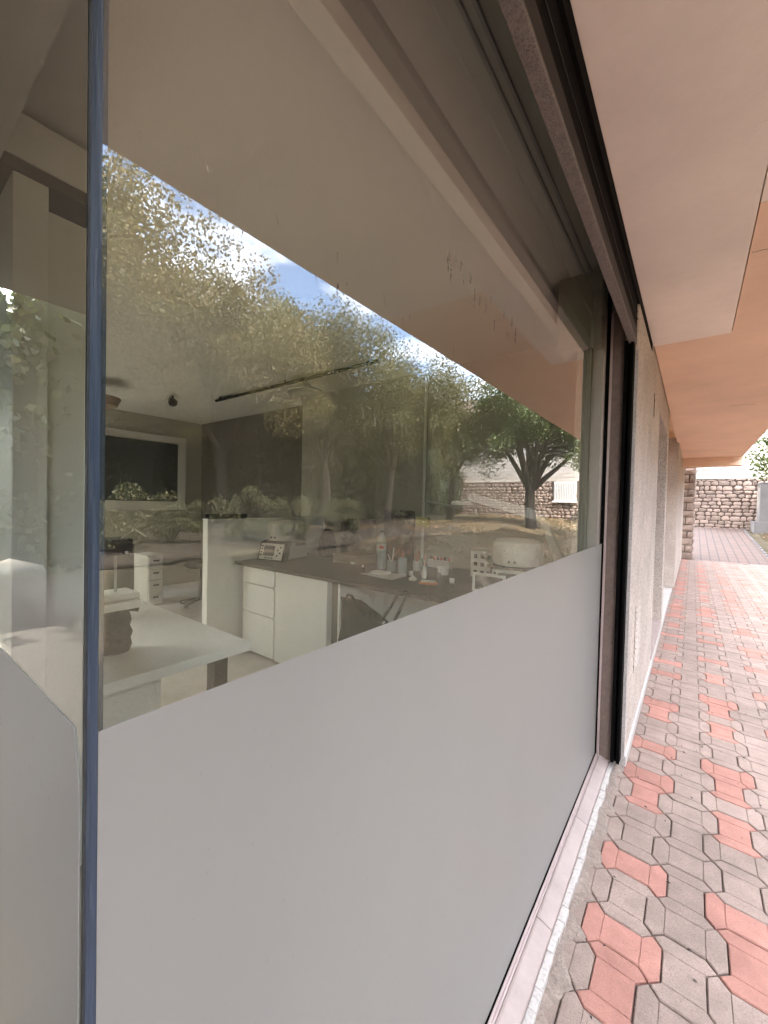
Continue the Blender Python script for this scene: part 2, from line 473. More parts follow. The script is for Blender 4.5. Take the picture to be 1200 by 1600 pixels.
# ------------------------------------------------------------------ mesh helpers
class MB:
    def __init__(self):
        self.v, self.f, self.mi, self.cur = [], [], [], 0

    def add(self, vs, fs):
        o = len(self.v)
        self.v += [tuple(p) for p in vs]
        for f in fs:
            self.f.append(tuple(i + o for i in f))
            self.mi.append(self.cur)
        return self

    def box(self, x0, x1, y0, y1, z0, z1):
        x0, x1 = min(x0, x1), max(x0, x1); y0, y1 = min(y0, y1), max(y0, y1); z0, z1 = min(z0, z1), max(z0, z1)
        vs = [(x0, y0, z0), (x1, y0, z0), (x1, y1, z0), (x0, y1, z0), (x0, y0, z1), (x1, y0, z1), (x1, y1, z1), (x0, y1, z1)]
        return self.add(vs, [(0, 3, 2, 1), (4, 5, 6, 7), (0, 1, 5, 4), (1, 2, 6, 5), (2, 3, 7, 6), (3, 0, 4, 7)])

    def tube(self, pts, rad, n=8, cap=True):
        pts = [Vector(p) for p in pts]
        if not isinstance(rad, (list, tuple)):
            rad = [rad] * len(pts)
        rings = []
        t0 = (pts[1] - pts[0]).normalized()
        ref = Vector((0, 0, 1)) if abs(t0.z) < 0.9 else Vector((1, 0, 0))
        u = t0.cross(ref).normalized()
        for i, p in enumerate(pts):
            a = pts[max(0, i - 1)]; b = pts[min(len(pts) - 1, i + 1)]
            t = (b - a).normalized()
            u = (u - t * u.dot(t)).normalized()
            w = t.cross(u)
            rings.append([p + (u * math.cos(2 * math.pi * k / n) + w * math.sin(2 * math.pi * k / n)) * rad[i] for k in range(n)])
        vs = [q for r in rings for q in r]
        fs = []
        for i in range(len(pts) - 1):
            for k in range(n):
                k2 = (k + 1) % n
                fs.append((i * n + k, i * n + k2, (i + 1) * n + k2, (i + 1) * n + k))
        if cap:
            fs.append(tuple(reversed(range(n))))
            fs.append(tuple((len(pts) - 1) * n + k for k in range(n)))
        return self.add(vs, fs)

    def lathe(self, prof, c=(0, 0, 0), n=20, sx=1.0, sy=1.0):
        vs, fs = [], []
        for r, z in prof:
            for k in range(n):
                a = 2 * math.pi * k / n
                vs.append((c[0] + r * sx * math.cos(a), c[1] + r * sy * math.sin(a), c[2] + z))
        for i in range(len(prof) - 1):
            for k in range(n):
                k2 = (k + 1) % n
                fs.append((i * n + k, i * n + k2, (i + 1) * n + k2, (i + 1) * n + k))
        fs.append(tuple(reversed(range(n))))
        fs.append(tuple((len(prof) - 1) * n + k for k in range(n)))
        return self.add(vs, fs)

    def prism(self, poly, axis, a, b):
        """Extrude a polygon (list of 2-D points in the other two axes) along axis from a to b."""
        n = len(poly)

        def pt(p, t):
            q = list(p)
            q.insert(axis, t)
            return tuple(q)
        vs = [pt(p, a) for p in poly] + [pt(p, b) for p in poly]
        fs = [tuple(reversed(range(n))), tuple(range(n, 2 * n))]
        for i in range(n):
            j = (i + 1) % n
            fs.append((i, j, n + j, n + i))
        return self.add(vs, fs)

    def build(self, name, mats, parent=None, bevel=0.0, smooth=False, seg=2, fix=True):
        me = bpy.data.meshes.new(name)
        me.from_pydata(self.v, [], self.f)
        if not isinstance(mats, (list, tuple)):
            mats = [mats]
        for k in mats:
            me.materials.append(MATS[k])
        if len(mats) > 1:
            me.polygons.foreach_set('material_index', self.mi)
        if fix:
            bm = bmesh.new(); bm.from_mesh(me)
            bmesh.ops.recalc_face_normals(bm, faces=bm.faces)
            bm.to_mesh(me); bm.free()
        if smooth:
            me.polygons.foreach_set('use_smooth', [True] * len(me.polygons))
        me.update()
        o = bpy.data.objects.new(name, me)
        COL.objects.link(o)
        if bevel > 0:
            b = o.modifiers.new('bevel', 'BEVEL')
            b.width = bevel; b.segments = seg; b.limit_method = 'ANGLE'; b.angle_limit = R(40)
        if smooth:
            e = o.modifiers.new('split', 'EDGE_SPLIT'); e.split_angle = R(42)
        put(o, parent)
        return o


def put(o, parent):
    if parent is not None:
        o.parent = parent
        if parent.type == 'EMPTY':
            o.matrix_parent_inverse = Matrix.Translation(-parent.location)
    return o


def thing(name, label, cat, loc=(0, 0, 0), group=None):
    o = bpy.data.objects.new(name, None)
    o.empty_display_size = 0.1
    COL.objects.link(o)
    o.location = loc
    return tag(o, label, cat, group)


def tag(o, label=None, cat=None, group=None, kind=None):
    if label: o['label'] = label
    if cat: o['category'] = cat
    if group: o['group'] = group
    if kind: o['kind'] = kind
    return o


def box(name, mats, parent, x0, x1, y0, y1, z0, z1, bevel=0.0):
    return MB().box(x0, x1, y0, y1, z0, z1).build(name, mats, parent, bevel)


# ------------------------------------------------------------------ ground
def sm(t):
    t = max(0.0, min(1.0, t))
    return t * t * (3 - 2 * t)


def ramp(y):
    return max(0.0, min(1.0, (y - 15.6) / 9.4))


def gh(x, y):
    a = 0.15 * max(0.0, min(4.6, x - 2.6))
    b = 0.70 * ramp(y)
    return min(0.95, a + b * (1 - 0.65 * sm((x - 2.6) / 5)))


def make_ground():
    xs = [-150, -60, -30, -12, -6, -1, 1.0, 2.20, 2.34] + [2.5 + 0.35 * i for i in range(1, 40)] + [18, 22, 30, 50, 90, 150]
    ys = [-150, -70, -30, -15] + [-10 + 0.8 * i for i in range(53)] + [36, 45, 60, 90, 150]
    v, f = [], []
    for j, y in enumerate(ys):
        for i, x in enumerate(xs):
            h = gh(x, y)
            if x > 2.5 and abs(x) < 18:
                h += 0.03 * math.sin(1.7 * x + 0.9 * y) + 0.02 * math.sin(2.9 * x - 1.3 * y)
            v.append((x, y, h - (0.03 if (x > 2.49 or (x > 2.3 and y > 15.5)) else 0.06)))
    nx = len(xs)
    for j in range(len(ys) - 1):
        for i in range(nx - 1):
            f.append((j * nx + i, j * nx + i + 1, (j + 1) * nx + i + 1, (j + 1) * nx + i))
    b = MB(); b.add(v, f)
    o = b.build('ground', 'lawn', fix=False, smooth=True)
    tag(o, kind='structure')


make_ground()

# ------------------------------------------------------------------ path with interlocking pavers
path = box('path', 'sand', None, -0.05, 2.45, -5, 15.58, -0.055, -0.011)
tag(path, kind='structure')
far_b = MB()
NY = 14
fv, ff = [], []
for j in range(NY + 1):
    y = 15.585 + (24.98 - 15.585) * j / NY
    for x in (0.05, 2.27):
        fv.append((x, y, 0.70 * ramp(y) - 0.004))
for j in range(NY):
    ff.append((2 * j, 2 * j + 1, 2 * j + 3, 2 * j + 2))
far_b.add(fv, ff)
far_path = far_b.build('path', 'setts', None, fix=False)
tag(far_path, kind='structure')
kerb = MB()
for j in range(18):
    y0 = 15.6 + j * 0.52
    z = 0.70 * ramp(y0 + .25)
    kerb.box(2.275, 2.33, y0, y0 + 0.505, z - 0.1, z + 0.03)
tag(kerb.build('path_edging', 'concrete', None, 0.004), kind='structure')

PS, PJ, SHEAR = 0.178, 0.1805, -0.08
PA = (0.261, 1.987)


def inset(poly, d):
    """Inset a convex polygon (counter-clockwise); d is one distance per edge."""
    n = len(poly)
    lines = []
    for i in range(n):
        p, q = Vector(poly[i]), Vector(poly[(i + 1) % n])
        t = (q - p).normalized()
        nn = Vector((-t.y, t.x))
        lines.append((p + nn * d[i], t))
    out = []
    for i in range(n):
        p, t = lines[i - 1]
        q, s = lines[i]
        den = t.x * s.y - t.y * s.x
        k = ((q.x - p.x) * s.y - (q.y - p.y) * s.x) / den
        out.append(p + t * k)
    return out


def paver_mesh(name, vertical, matname):
    a, w, h, e = 0.119, 0.059, 0.089, 0.089
    left = [(-a, -w), (-e, -h), (-w, -w), (-w, w), (-e, h), (-a, w)]
    mid = [(-w, -w), (w, -w), (w, w), (-w, w)]
    right = [(w, -w), (e, -h), (a, -w), (a, w), (e, h), (w, w)]
    pieces = [(left, [1, 1, 0, 1, 1, 1]), (mid, [1, 0, 1, 0]), (right, [1, 1, 1, 1, 1, 0])]
    bm = bmesh.new()
    for poly, ext in pieces:
        O = inset(poly, [0.0022 if k else 0.0 for k in ext])
        T = inset(O, [0.0035 if k else 0.0022 for k in ext])

        def P(p, z):
            x, y = p
            if vertical:
                x, y = -y, x
            y = y * (PJ / PS) + SHEAR * x
            return bm.verts.new((x, y, z))
        tv = [P(p, 0.0) for p in T]
        ov = [P(p, -0.0035 if True else 0) for p in O]
        n = len(poly)
        bm.faces.new(tv)
        for i in range(n):
            j = (i + 1) % n
            bm.faces.new((ov[i], ov[j], tv[j], tv[i]))
            if ext[i]:
                b1, b2 = P(O[i], -0.03), P(O[j], -0.03)
                bm.faces.new((b1, b2, ov[j], ov[i]))
    bmesh.ops.recalc_face_normals(bm, faces=bm.faces)
    me = bpy.data.meshes.new(name)
    bm.to_mesh(me); bm.free()
    # make sure the top looks up
    if me.polygons[0].normal.z < 0:
        me.flip_normals()
    me.materials.append(MATS[matname])
    return me


PM = {(v, c): paver_mesh('paver', v, c) for v in (False, True) for c in ('paver_grey', 'paver_red')}
RED = {(0, j) for j in (-3, -2, 0, 3, 4, 6, 9, 10, 14, 16, 19, 22, 25, 28, 29)} | \
      {(2, j) for j in (-4, -1, 0, 3, 5, 6, 9, 11, 12, 15, 18, 22, 24, 27, 30)} | \
      {(4, j) for j in (3, 6, 7, 10, 11, 14, 18, 21, 22, 26, 27)}
prs = random.Random(5)
for i in (6, 8, 10, -2):
    for j in range(-20, 31):
        if prs.random() < 0.5:
            RED.add((i, j))
for i in range(-2, 14, 2):
    for j in range(31, 80):
        if prs.random() < 0.5:
            RED.add((i, j))


def project(P):
    d = Vector(P) - CAM
    z = d.dot(fw)
    if z < 0.05:
        return None
    return 600 + 634 * d.dot(rt2) / z, 800 - 634 * d.dot(up2) / z, z


cells = []
for i in range(-1, 13):
    for j in range(-40, 82):
        x = PA[0] + i * PS
        y = PA[1] + j * PJ + SHEAR * i * PS
        if x < 0.06 or x > 2.36 or y < -4.8 or y > 15.40:
            continue
        q = project((x, y, 0))
        vis = 0
        if q and -20 < q[0] < 1215 and 700 < q[1] < 1650:
            vis = 1 / (q[2] ** 3)
            if x < 0.2:
                vis *= 0.5
        cells.append((vis, i, j, x, y))
cells.sort(reverse=True)
rest = {c: [[], []] for c in ('paver_grey', 'paver_red')}
prs = random.Random(11)
for n, (vis, i, j, x, y) in enumerate(cells):
    vert = (i + j) % 2 != 0
    c = 'paver_red' if (i, j) in RED else 'paver_grey'
    me = PM[(vert, c)]
    dz = prs.uniform(-0.0015, 0.0012)
    rx, ry = prs.uniform(-0.006, 0.006), prs.uniform(-0.006, 0.006)
    if n < 300 and vis > 0:
        o = bpy.data.objects.new('paver', me)
        COL.objects.link(o)
        o.location = (x + prs.uniform(-.0008, .0008), y + prs.uniform(-.0008, .0008), dz)
        o.rotation_euler = (rx, ry, prs.uniform(-0.006, 0.006))
        o.parent = path
    else:
        vs, fs = rest[c]
        off = len(vs)
        for v in me.vertices:
            vs.append((v.co.x + x, v.co.y + y, v.co.z + dz + rx * v.co.y - ry * v.co.x))
        for p in me.polygons:
            fs.append(tuple(k + off for k in p.vertices))
for c, (vs, fs) in rest.items():
    b = MB(); b.add(vs, fs)
    o = b.build('paver_field', c, path, fix=False)
    tag(o, kind='stuff')
# soldier row where the two pavings meet
b = MB()
for k in range(24):
    b.box(0.50 + k * 0.08, 0.575 + k * 0.08, 15.42, 15.57, -0.03, 0.0)
tag(b.build('edge_brick_row', 'paver_grey', path, 0.003), kind='stuff')


# scraps on the paving
def scatter_leaves(name, n, xr, yr, size, m, flat=0.35, zfun=gh, dz=0.004, parent=None):
    vs, fs = [], []
    for k in range(n):
        x, y = random.uniform(*xr), random.uniform(*yr)
        z = zfun(x, y) + dz
        a = random.uniform(0, 6.28)
        s = size * random.uniform(0.5, 1.3)
        u = Vector((math.cos(a), math.sin(a), random.uniform(-flat, flat)))
        w = Vector((-math.sin(a), math.cos(a), random.uniform(-flat, flat)))
        c = Vector((x, y, z + s * flat * 0.5))
        o = len(vs)
        vs += [tuple(c - u * s), tuple(c + w * s * .45), tuple(c + u * s), tuple(c - w * s * .45)]
        fs.append((o, o + 1, o + 2, o + 3))
    b = MB(); b.add(vs, fs)
    o = b.build(name, m, parent, fix=False)
    return tag(o, kind='stuff')


tag(scatter_leaves('leaf_scraps', 420, (0.13, 2.4), (1.0, 15), 0.010, 'bark', 0.25, lambda x, y: 0.001, 0.001),
    'dry leaf scraps and seeds scattered on the paved path', 'leaf litter')

# ------------------------------------------------------------------ the building
bld = thing('building', 'shop building with pale stucco wall, orange canopy soffit and cream ceiling panel', 'building', (0, 8, 0))
ZS = 2.73
WX = 0.14
# canopy
box('orange_soffit', 'orange', bld, 0.592, 1.26, 2.201, 12.0, ZS, 2.95)
box('soffit_panel', 'cream', bld, 0.592, 1.26, -1.6, 2.199, ZS, 2.95)
box('orange_soffit', 'orange', bld, 0.146, 0.5915, 3.652, 12.0, ZS, 2.95)
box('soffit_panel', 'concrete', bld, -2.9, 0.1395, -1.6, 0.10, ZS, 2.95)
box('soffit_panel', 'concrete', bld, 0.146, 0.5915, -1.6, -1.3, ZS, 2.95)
box('canopy_slab', 'orange', bld, -0.02, 1.2598, -1.5998, 15.2, 2.9502, 3.10)
box('soffit_panel', 'cream', bld, 0.142, 0.586, -1.29, 3.645, ZS - 0.012, 2.93, 0.002)
box('canopy_beam', 'orange', bld, 0.19, 1.262, 12.002, 12.3, 2.53, 2.949, 0.004)
box('unseen_upper_wall', 'orange', bld, -7.0, 0.0, 0.0, 15.2, 3.101, 8.8)  # unseen upper storeys, made tall so their shadow covers path and near lawn
# stucco piers on the path side
box('stucco_wall', 'stucco', bld, -0.15, WX, 2.705, 4.61, 0.06, ZS + 0.1, 0.006)
box('lintel', 'stucco', bld, -0.15, WX - 0.002, 4.611, 6.149, 2.43, ZS + 0.1, 0.006)
box('stucco_pier', 'stucco', bld, -0.15, WX, 6.15, 6.38, 0.06, ZS + 0.1, 0.006)
box('recess_wall', 'stucco', bld, -0.15, -0.06, 6.381, 9.20, 0.06, ZS + 0.1)
box('stucco_pier', 'stucco', bld, -0.15, 0.183, 9.201, 15.2, 0.06, ZS + 0.1, 0.006)
box('plinth', 'white_plaster', bld, -0.15, WX + 0.012, 2.72, 15.19, -0.05, 0.058, 0.006)
# thin plaster arris beside the shutter guide
box('corner_bead', 'white_plaster', bld, 0.128, WX + 0.004, 2.697, 2.704, 0.06, 2.40)
# pane in the recessed window opening
box('window_glass', 'dark_glass', bld, -0.12, -0.10, 4.612, 6.148, 0.50, 2.428)
box('recess_sill', 'sill_stone', bld, -0.14, WX + 0.004, 4.612, 6.148, 0.061, 0.11, 0.004)
box('recess_apron', 'stucco', bld, -0.14, -0.05, 4.612, 6.148, 0.111, 0.499)
# crack on the stucco
cr = MB()
p0 = Vector((WX + 0.0006, 3.92, 2.44))
pts = [p0]
for k in range(9):
    p0 = p0 + Vector((0, random.uniform(-0.02, 0.02), -0.022))
    pts.append(p0)
cr.tube(pts, [0.002, 0.004, 0.003, 0.005, 0.003, 0.004, 0.004, 0.003, 0.003, 0.001], 5)
cr.build('crack', 'void', bld)
for pts_ in ([(0.60, 2.592), (0.615, 2.598), (0.635, 2.594), (0.66, 2.602), (0.70, 2.60)], [(0.72, 6.2), (0.80, 6.24), (0.86, 6.22), (0.95, 6.27)]):
    MB().tube([(x, y, ZS - 0.0003) for x, y in pts_], 0.0011, 4).build('crack', 'bark', bld)
# room shell (inside of the building)
box('room_floor', 'floor_tile', bld, -6.75, -0.03, 0.15, 3.95, -0.05, 0.03)
box('room_ceiling', 'ceiling_paint', bld, -6.75, -0.012, 0.15, 3.95, 2.83, 2.949)
box('room_wall', 'wall_paint', bld, -6.75, -6.60, 1.70, 3.95, 0.031, 2.829)
box('room_wall', 'wall_paint', bld, -6.75, -6.60, 0.161, 1.699, 0.031, 1.00)
box('room_wall', 'wall_paint', bld, -6.75, -6.60, 0.161, 1.699, 2.60, 2.829)
wf = box('added_window_frame', 'white_lam', bld, -6.70, -6.65, 0.161, 0.20, 1.001, 2.599)  # hidden window added on the far wall to let sun brighten the room
box('frame_bar', 'white_lam', wf, -6.70, -6.65, 1.66, 1.699, 1.001, 2.599)
box('frame_bar', 'white_lam', wf, -6.70, -6.65, 0.91, 0.95, 1.001, 2.599)
box('pane', 'glass_clear', wf, -6.68, -6.67, 0.2005, 1.6595, 1.001, 2.599)
box('room_wall', 'wall_dark', bld, -6.599, -3.59, 3.80, 3.95, 0.031, 2.829)  # shade at the back of the room is put into this darker paint
box('room_wall', 'wall_paint', bld, -3.589, -0.151, 3.50, 3.95, 0.031, 2.829)
box('room_wall', 'wall_paint', bld, -0.15, -0.02, 2.705, 3.499, 0.031, 2.829)
box('room_wall', 'wall_paint', bld, -6.599, -4.181, 0.10, 0.16, 0.031, 0.30)
box('room_wall', 'wall_paint', bld, -4.18, -3.001, 0.10, 0.16, 0.031, 2.829)
ef = box('added_window_frame', 'white_lam', bld, -6.599, -4.181, 0.11, 0.15, 2.78, 2.829)  # hidden end glazing added so sunlight bounces into the room
for x in (-6.58, -5.4, -4.202):
    box('frame_bar', 'white_lam', ef, x - 0.02, x + 0.02, 0.11, 0.15, 0.301, 2.779)
for x0, x1 in ((-6.559, -5.421), (-5.379, -4.223)):
    box('pane', 'glass_clear', ef, x0, x1, 0.125, 0.132, 0.302, 2.778)
box('pelmet', 'ceiling_paint', bld, -0.364, -0.30, 0.20, 2.70, 2.647, 2.829, 0.003)
box('wall_box', 'wall_paint', bld, -0.25, -0.018, 2.52, 2.70, 2.41, 2.829, 0.004)
box('wall_return', 'wall_paint', bld, -0.15, -0.075, 2.56, 2.704, 0.031, 2.409, 0.004)
box('wall_return', 'ceiling_paint', bld, -0.074, -0.018, 2.60, 2.704, 0.031, 2.409, 0.004)
b = MB()
b.box(-0.085, -0.075, 0.2, 2.52, 2.812, 2.829)
b.box(-0.120, -0.110, 0.2, 2.52, 2.812, 2.829)
b.build('curtain_track', 'lamp_grey', bld)
box('ceiling_beam', 'ceiling_paint', bld, -6.5, -0.365, 0.17, 0.30, 2.60, 2.829)

# granite jamb, brown and black shutter, sill
box('granite_jamb', 'granite', bld, 0.022, 0.082, 2.652, 2.704, 0.045, 2.62, 0.002)
sh = thing('roller_shutter', 'black and brown roller shutter housing above the shop window, with vertical guide', 'shutter', (0.1, 1.4, 2.6))
box('fascia', 'brown_metal', sh, 0.106, 0.133, -1.2, 2.69, 2.445, 2.515, 0.002)
box('bottom_bar', 'granite_grey', sh, 0.100, 0.136, -1.2, 2.69, 2.428, 2.444, 0.003)
box('housing', 'black_metal', sh, 0.108, 0.130, -1.2, 3.20, 2.516, 2.66)
box('housing', 'black_metal', sh, 0.100, 0.1415, -1.2, 3.58, 2.661, ZS + 0.1)
box('trim', 'brown_metal', sh, 0.1305, 0.1335, -1.2, 3.18, 2.572, 2.577)
box('guide', 'black_metal', sh, 0.0825, 0.100, 2.628, 2.700, 0.05, 2.44, 0.002)
box('guide', 'black_metal', sh, 0.112, 0.1275, 2.628, 2.700, 0.05, 2.44, 0.002)
box('guide_channel', 'void', sh, 0.1001, 0.1119, 2.652, 2.700, 0.05, 2.44)
box('housing_inner', 'void', sh, 0.02, 0.099, -1.2, 2.70, 2.80, 2.94)

sl = thing('window_sill', 'long pinkish stone window sill at path level with whitewashed outer edge', 'window sill', (0.05, 1.4, 0))
cuts = [0.10, 0.78, 1.46, 2.05, 2.70]
for a, c in zip(cuts[:-1], cuts[1:]):
    bb = MB()
    bb.prism([(0.021, -0.05), (0.074, -0.05), (0.074, 0.040), (0.030, 0.056), (0.021, 0.056)], 1, a + 0.0012, c - 0.0012)
    bb.build('slab', 'sill_stone', sl, 0.003)
bb = MB()
ys = [0.10 + 0.065 * k for k in range(41)]
for k in range(40):
    w = 0.097 + random.uniform(-0.004, 0.005)
    h = 0.026 + random.uniform(-0.003, 0.003)
    bb.box(0.0742, w, ys[k], ys[k + 1] - 0.0003, -0.05, h)
bb.build('edge', 'white_plaster', sl, 0.003)
# mortar line between sill and paving
vs, fs = [], []
K = 70
for k in range(K + 1):
    y = 0.0 + 2.72 * k / K
    w = 0.135 + 0.018 * math.sin(k * 1.3) + random.uniform(-0.012, 0.016)
    vs += [(0.09, y, 0.006 + random.uniform(-.002, .003)), (w * 0.5 + 0.05, y, 0.007 + random.uniform(-.002, .002)), (w, y, -0.003)]
for k in range(K):
    for q in (0, 1):
        a = 3 * k + q
        fs.append((a, a + 1, a + 4, a + 3))
b = MB(); b.add(vs, fs)
tag(b.build('mortar_strip', 'mortar', None, fix=False, smooth=True), kind='structure')

# ------------------------------------------------------------------ corner shop window
win = thing('shop_window', 'frameless corner shop window with clear upper glass and grey frosted film below', 'window', (0, 0.13, 0))


def pane(x0, x1, y0, y1, z0, z1, outer_axis, outer_sign):
    b = MB()
    b.box(x0, x1, y0, y1, z0, z1)
    o = b.build('glass_pane', ['glass_clear', 'glass'], win, fix=True)
    for p in o.data.polygons:
        if abs(p.normal[outer_axis]) > 0.9 and p.normal[outer_axis] * outer_sign > 0:
            p.material_index = 1
    return o


gp1 = pane(-0.010, 0.0, 0.1328, 2.648, 0.058, 2.80, 0, 1)
gp2 = pane(-3.0, -0.004, 0.122, 0.132, 0.058, 2.82, 1, -1)
# films outside the glass
vs = [(0.0012, 0.1329, 0.062), (0.0012, 2.642, 0.062), (0.0012, 2.642, 1.2945), (0.0012, 1.4, 1.293), (0.0012, 0.20, 1.2912),
      (0.0012, 0.137, 1.2910), (0.0012, 0.1329, 1.290)]
b = MB()
b.prism([(p[1], p[2]) for p in vs], 0, 0.0003, 0.0012)
b.build('frosted_film', 'film', gp1)
b = MB()
b.prism([(-2.99, 0.062), (-0.006, 0.062), (-0.006, 1.236), (-0.0085, 1.242), (-0.0075, 1.247), (-0.012, 1.262), (-0.019, 1.285), (-0.024, 1.2915), (-0.60, 1.295), (-2.99, 1.295)], 1, 0.1208, 0.1217)
b.build('frosted_film', 'film', gp2)
# glue left by old lettering, wipes and scratches on the outside of the glass
rs = random.Random(17)


def residue(y, z, w, h, m, lean=0.0):
    n = 12
    poly = []
    for k in range(n):
        a = 2 * math.pi * k / n
        q = rs.uniform(0.6, 1.15)
        dy, dz = math.cos(a) * w * q / 2, math.sin(a) * h * q / 2
        poly.append((y + dy + lean * dz, z + dz))
    b = MB(); b.prism(poly, 0, 0.0003, 0.0007)
    b.build('glass_residue', m, gp1)


for y, z, w, h in ((0.745, 2.00, 0.012, 0.05), (0.757, 1.978, 0.008, 0.04), (0.775, 2.018, 0.007, 0.035), (0.80, 2.02, 0.010, 0.03),
                   (0.815, 1.995, 0.006, 0.03), (0.85, 2.012, 0.012, 0.03), (0.872, 1.975, 0.008, 0.045), (0.90, 1.985, 0.007, 0.03),
                   (0.93, 1.978, 0.012, 0.035), (0.965, 2.012, 0.010, 0.02), (0.99, 1.96, 0.007, 0.04), (1.05, 2.01, 0.012, 0.02),
                   (1.11, 2.012, 0.016, 0.03), (1.14, 1.98, 0.010, 0.05), (1.08, 1.965, 0.010, 0.02)):
    residue(y, z, w, h, 'residue_dark', 0.05)
residue(0.424, 1.800, 0.007, 0.028, 'residue_dark', 0.1)
residue(0.447, 1.795, 0.004, 0.020, 'residue_dark', 0.2)
residue(0.440, 1.780, 0.003, 0.016, 'residue_dark', 0.2)
for k in range(46):
    residue(rs.uniform(0.14, 0.80), rs.uniform(1.62, 1.88), rs.uniform(0.0012, 0.003), rs.uniform(0.008, 0.03), 'residue_pale', rs.uniform(-.5, .3))
# corner joint: blue seal behind the front pane, dark edge on the left
box('corner_seal', 'seal_blue', win, -0.018, -0.0102, 0.1322, 0.1400, 0.058, 2.80)
b = MB()
b.box(-0.0035, 0.0005, 0.1225, 0.1243, 0.058, 2.80)
b.build('seal_lip', 'seal_dark', win)
b = MB()
b.box(-0.0035, 0.0008, 0.1244, 0.1262, 0.058, 2.80)
b.build('seal_lip', 'seal_blue', win)
b = MB()
b.box(-0.0035, 0.0003, 0.1264, 0.1325, 0.058, 2.80)
b.build('seal_bead', 'seal_blue', win)
# gaskets and track
box('gasket', 'black_metal', win, -0.012, 0.010, 2.6485, 2.6515, 0.05, 2.80)
box('side_strip', 'alu_pink', win, 0.0105, 0.0215, 2.640, 2.70, 0.045, 2.62, 0.001)
box('bottom_gasket', 'black_metal', win, -0.010, 0.006, 0.135, 2.648, 0.040, 0.0575)
box('bottom_track', 'alu_pink', win, 0.0065, 0.0135, 0.11, 2.650, 0.03, 0.0615, 0.001)
box('bottom_track', 'alu_pink', win, 0.0140, 0.0205, 0.11, 2.650, 0.03, 0.0585, 0.001)
box('bottom_rail', 'alu_pink', win, -3.0, -0.006, 0.115, 0.140, 0.0, 0.057)

# vent on the stucco wall
vt = thing('vent_grille', 'small white louvred vent grille low on the stucco wall', 'vent', (WX, 3.2, 0.4))
box('frame', 'stucco', vt, WX, WX + 0.006, 3.06, 3.34, 0.44, 0.88, 0.003)
for k in range(10):
    z = 0.475 + k * 0.039
    bb = MB()
    bb.prism([(WX + 0.0062, z), (WX + 0.012, z - 0.006), (WX + 0.012, z - 0.003), (WX + 0.0062, z + 0.012)], 1, 3.085, 3.315)
    bb.build('slat', 'stucco', vt)

# ------------------------------------------------------------------ stone things
def stone_mesh(seed):
    rr = random.Random(seed)
    n = rr.choice((6, 7, 8))
    ring = []
    for k in range(n):
        a = 2 * math.pi * (k + rr.uniform(-0.22, 0.22)) / n
        # squarish outline
        c, s = math.cos(a), math.sin(a)
        q = 1 / max(abs(c), abs(s)) ** 0.72
        rr2 = 0.5 * q * rr.uniform(0.86, 1.0)
        ring.append((max(-.5, min(.5, rr2 * c)), max(-.5, min(.5, rr2 * s))))
    bm = bmesh.new()
    base = [bm.verts.new((x, 0.3, z)) for x, z in ring]
    edge = [bm.verts.new((x * 0.98, -0.35 + rr.uniform(-.1, .1), z * 0.98)) for x, z in ring]
    top = [bm.verts.new((x * 0.68 + rr.uniform(-.03, .03), -0.85 + rr.uniform(-.2, .2), z * 0.68)) for x, z in ring]
    mid = bm.verts.new((rr.uniform(-.1, .1), -1.0, rr.uniform(-.1, .1)))
    for i in range(n):
        j = (i + 1) % n
        bm.faces.new((base[i], base[j], edge[j], edge[i]))
        bm.faces.new((edge[i], edge[j], top[j], top[i]))
        bm.faces.new((top[i], top[j], mid))
    bmesh.ops.recalc_face_normals(bm, faces=bm.faces)
    me = bpy.data.meshes.new('stone')
    bm.to_mesh(me); bm.free()
    me.materials.append(MATS['stone'])
    return me


STONES = [stone_mesh(100 + k) for k in range(12)]


def quoin_mesh(seed):
    rr = random.Random(seed)
    bm = bmesh.new()
    N = 3
    def g(i, j):
        x = -0.5 + i / N; z = -0.5 + j / N
        e = i in (0, N) or j in (0, N)
        return bm.verts.new((x * (0.97 if e else 1), (0.0 if e else -rr.uniform(0.5, 1.2)), z * (0.97 if e else 1)))
    gr = [[g(i, j) for j in range(N + 1)] for i in range(N + 1)]
    for i in range(N):
        for j in range(N):
            bm.faces.new((gr[i][j], gr[i + 1][j], gr[i + 1][j + 1], gr[i][j + 1]))
    ring = [gr[i][0] for i in range(N)] + [gr[N][j] for j in range(N)] + [gr[i][N] for i in range(N, 0, -1)] + [gr[0][j] for j in range(N, 0, -1)]
    back = [bm.verts.new((v.co.x, 3, v.co.z)) for v in ring]
    for i in range(len(ring)):
        j = (i + 1) % len(ring)
        bm.faces.new((ring[i], back[i], back[j], ring[j]))
    bmesh.ops.recalc_face_normals(bm, faces=bm.faces)
    me = bpy.data.meshes.new('stone')
    bm.to_mesh(me); bm.free()
    me.materials.append(MATS['stone'])
    return me


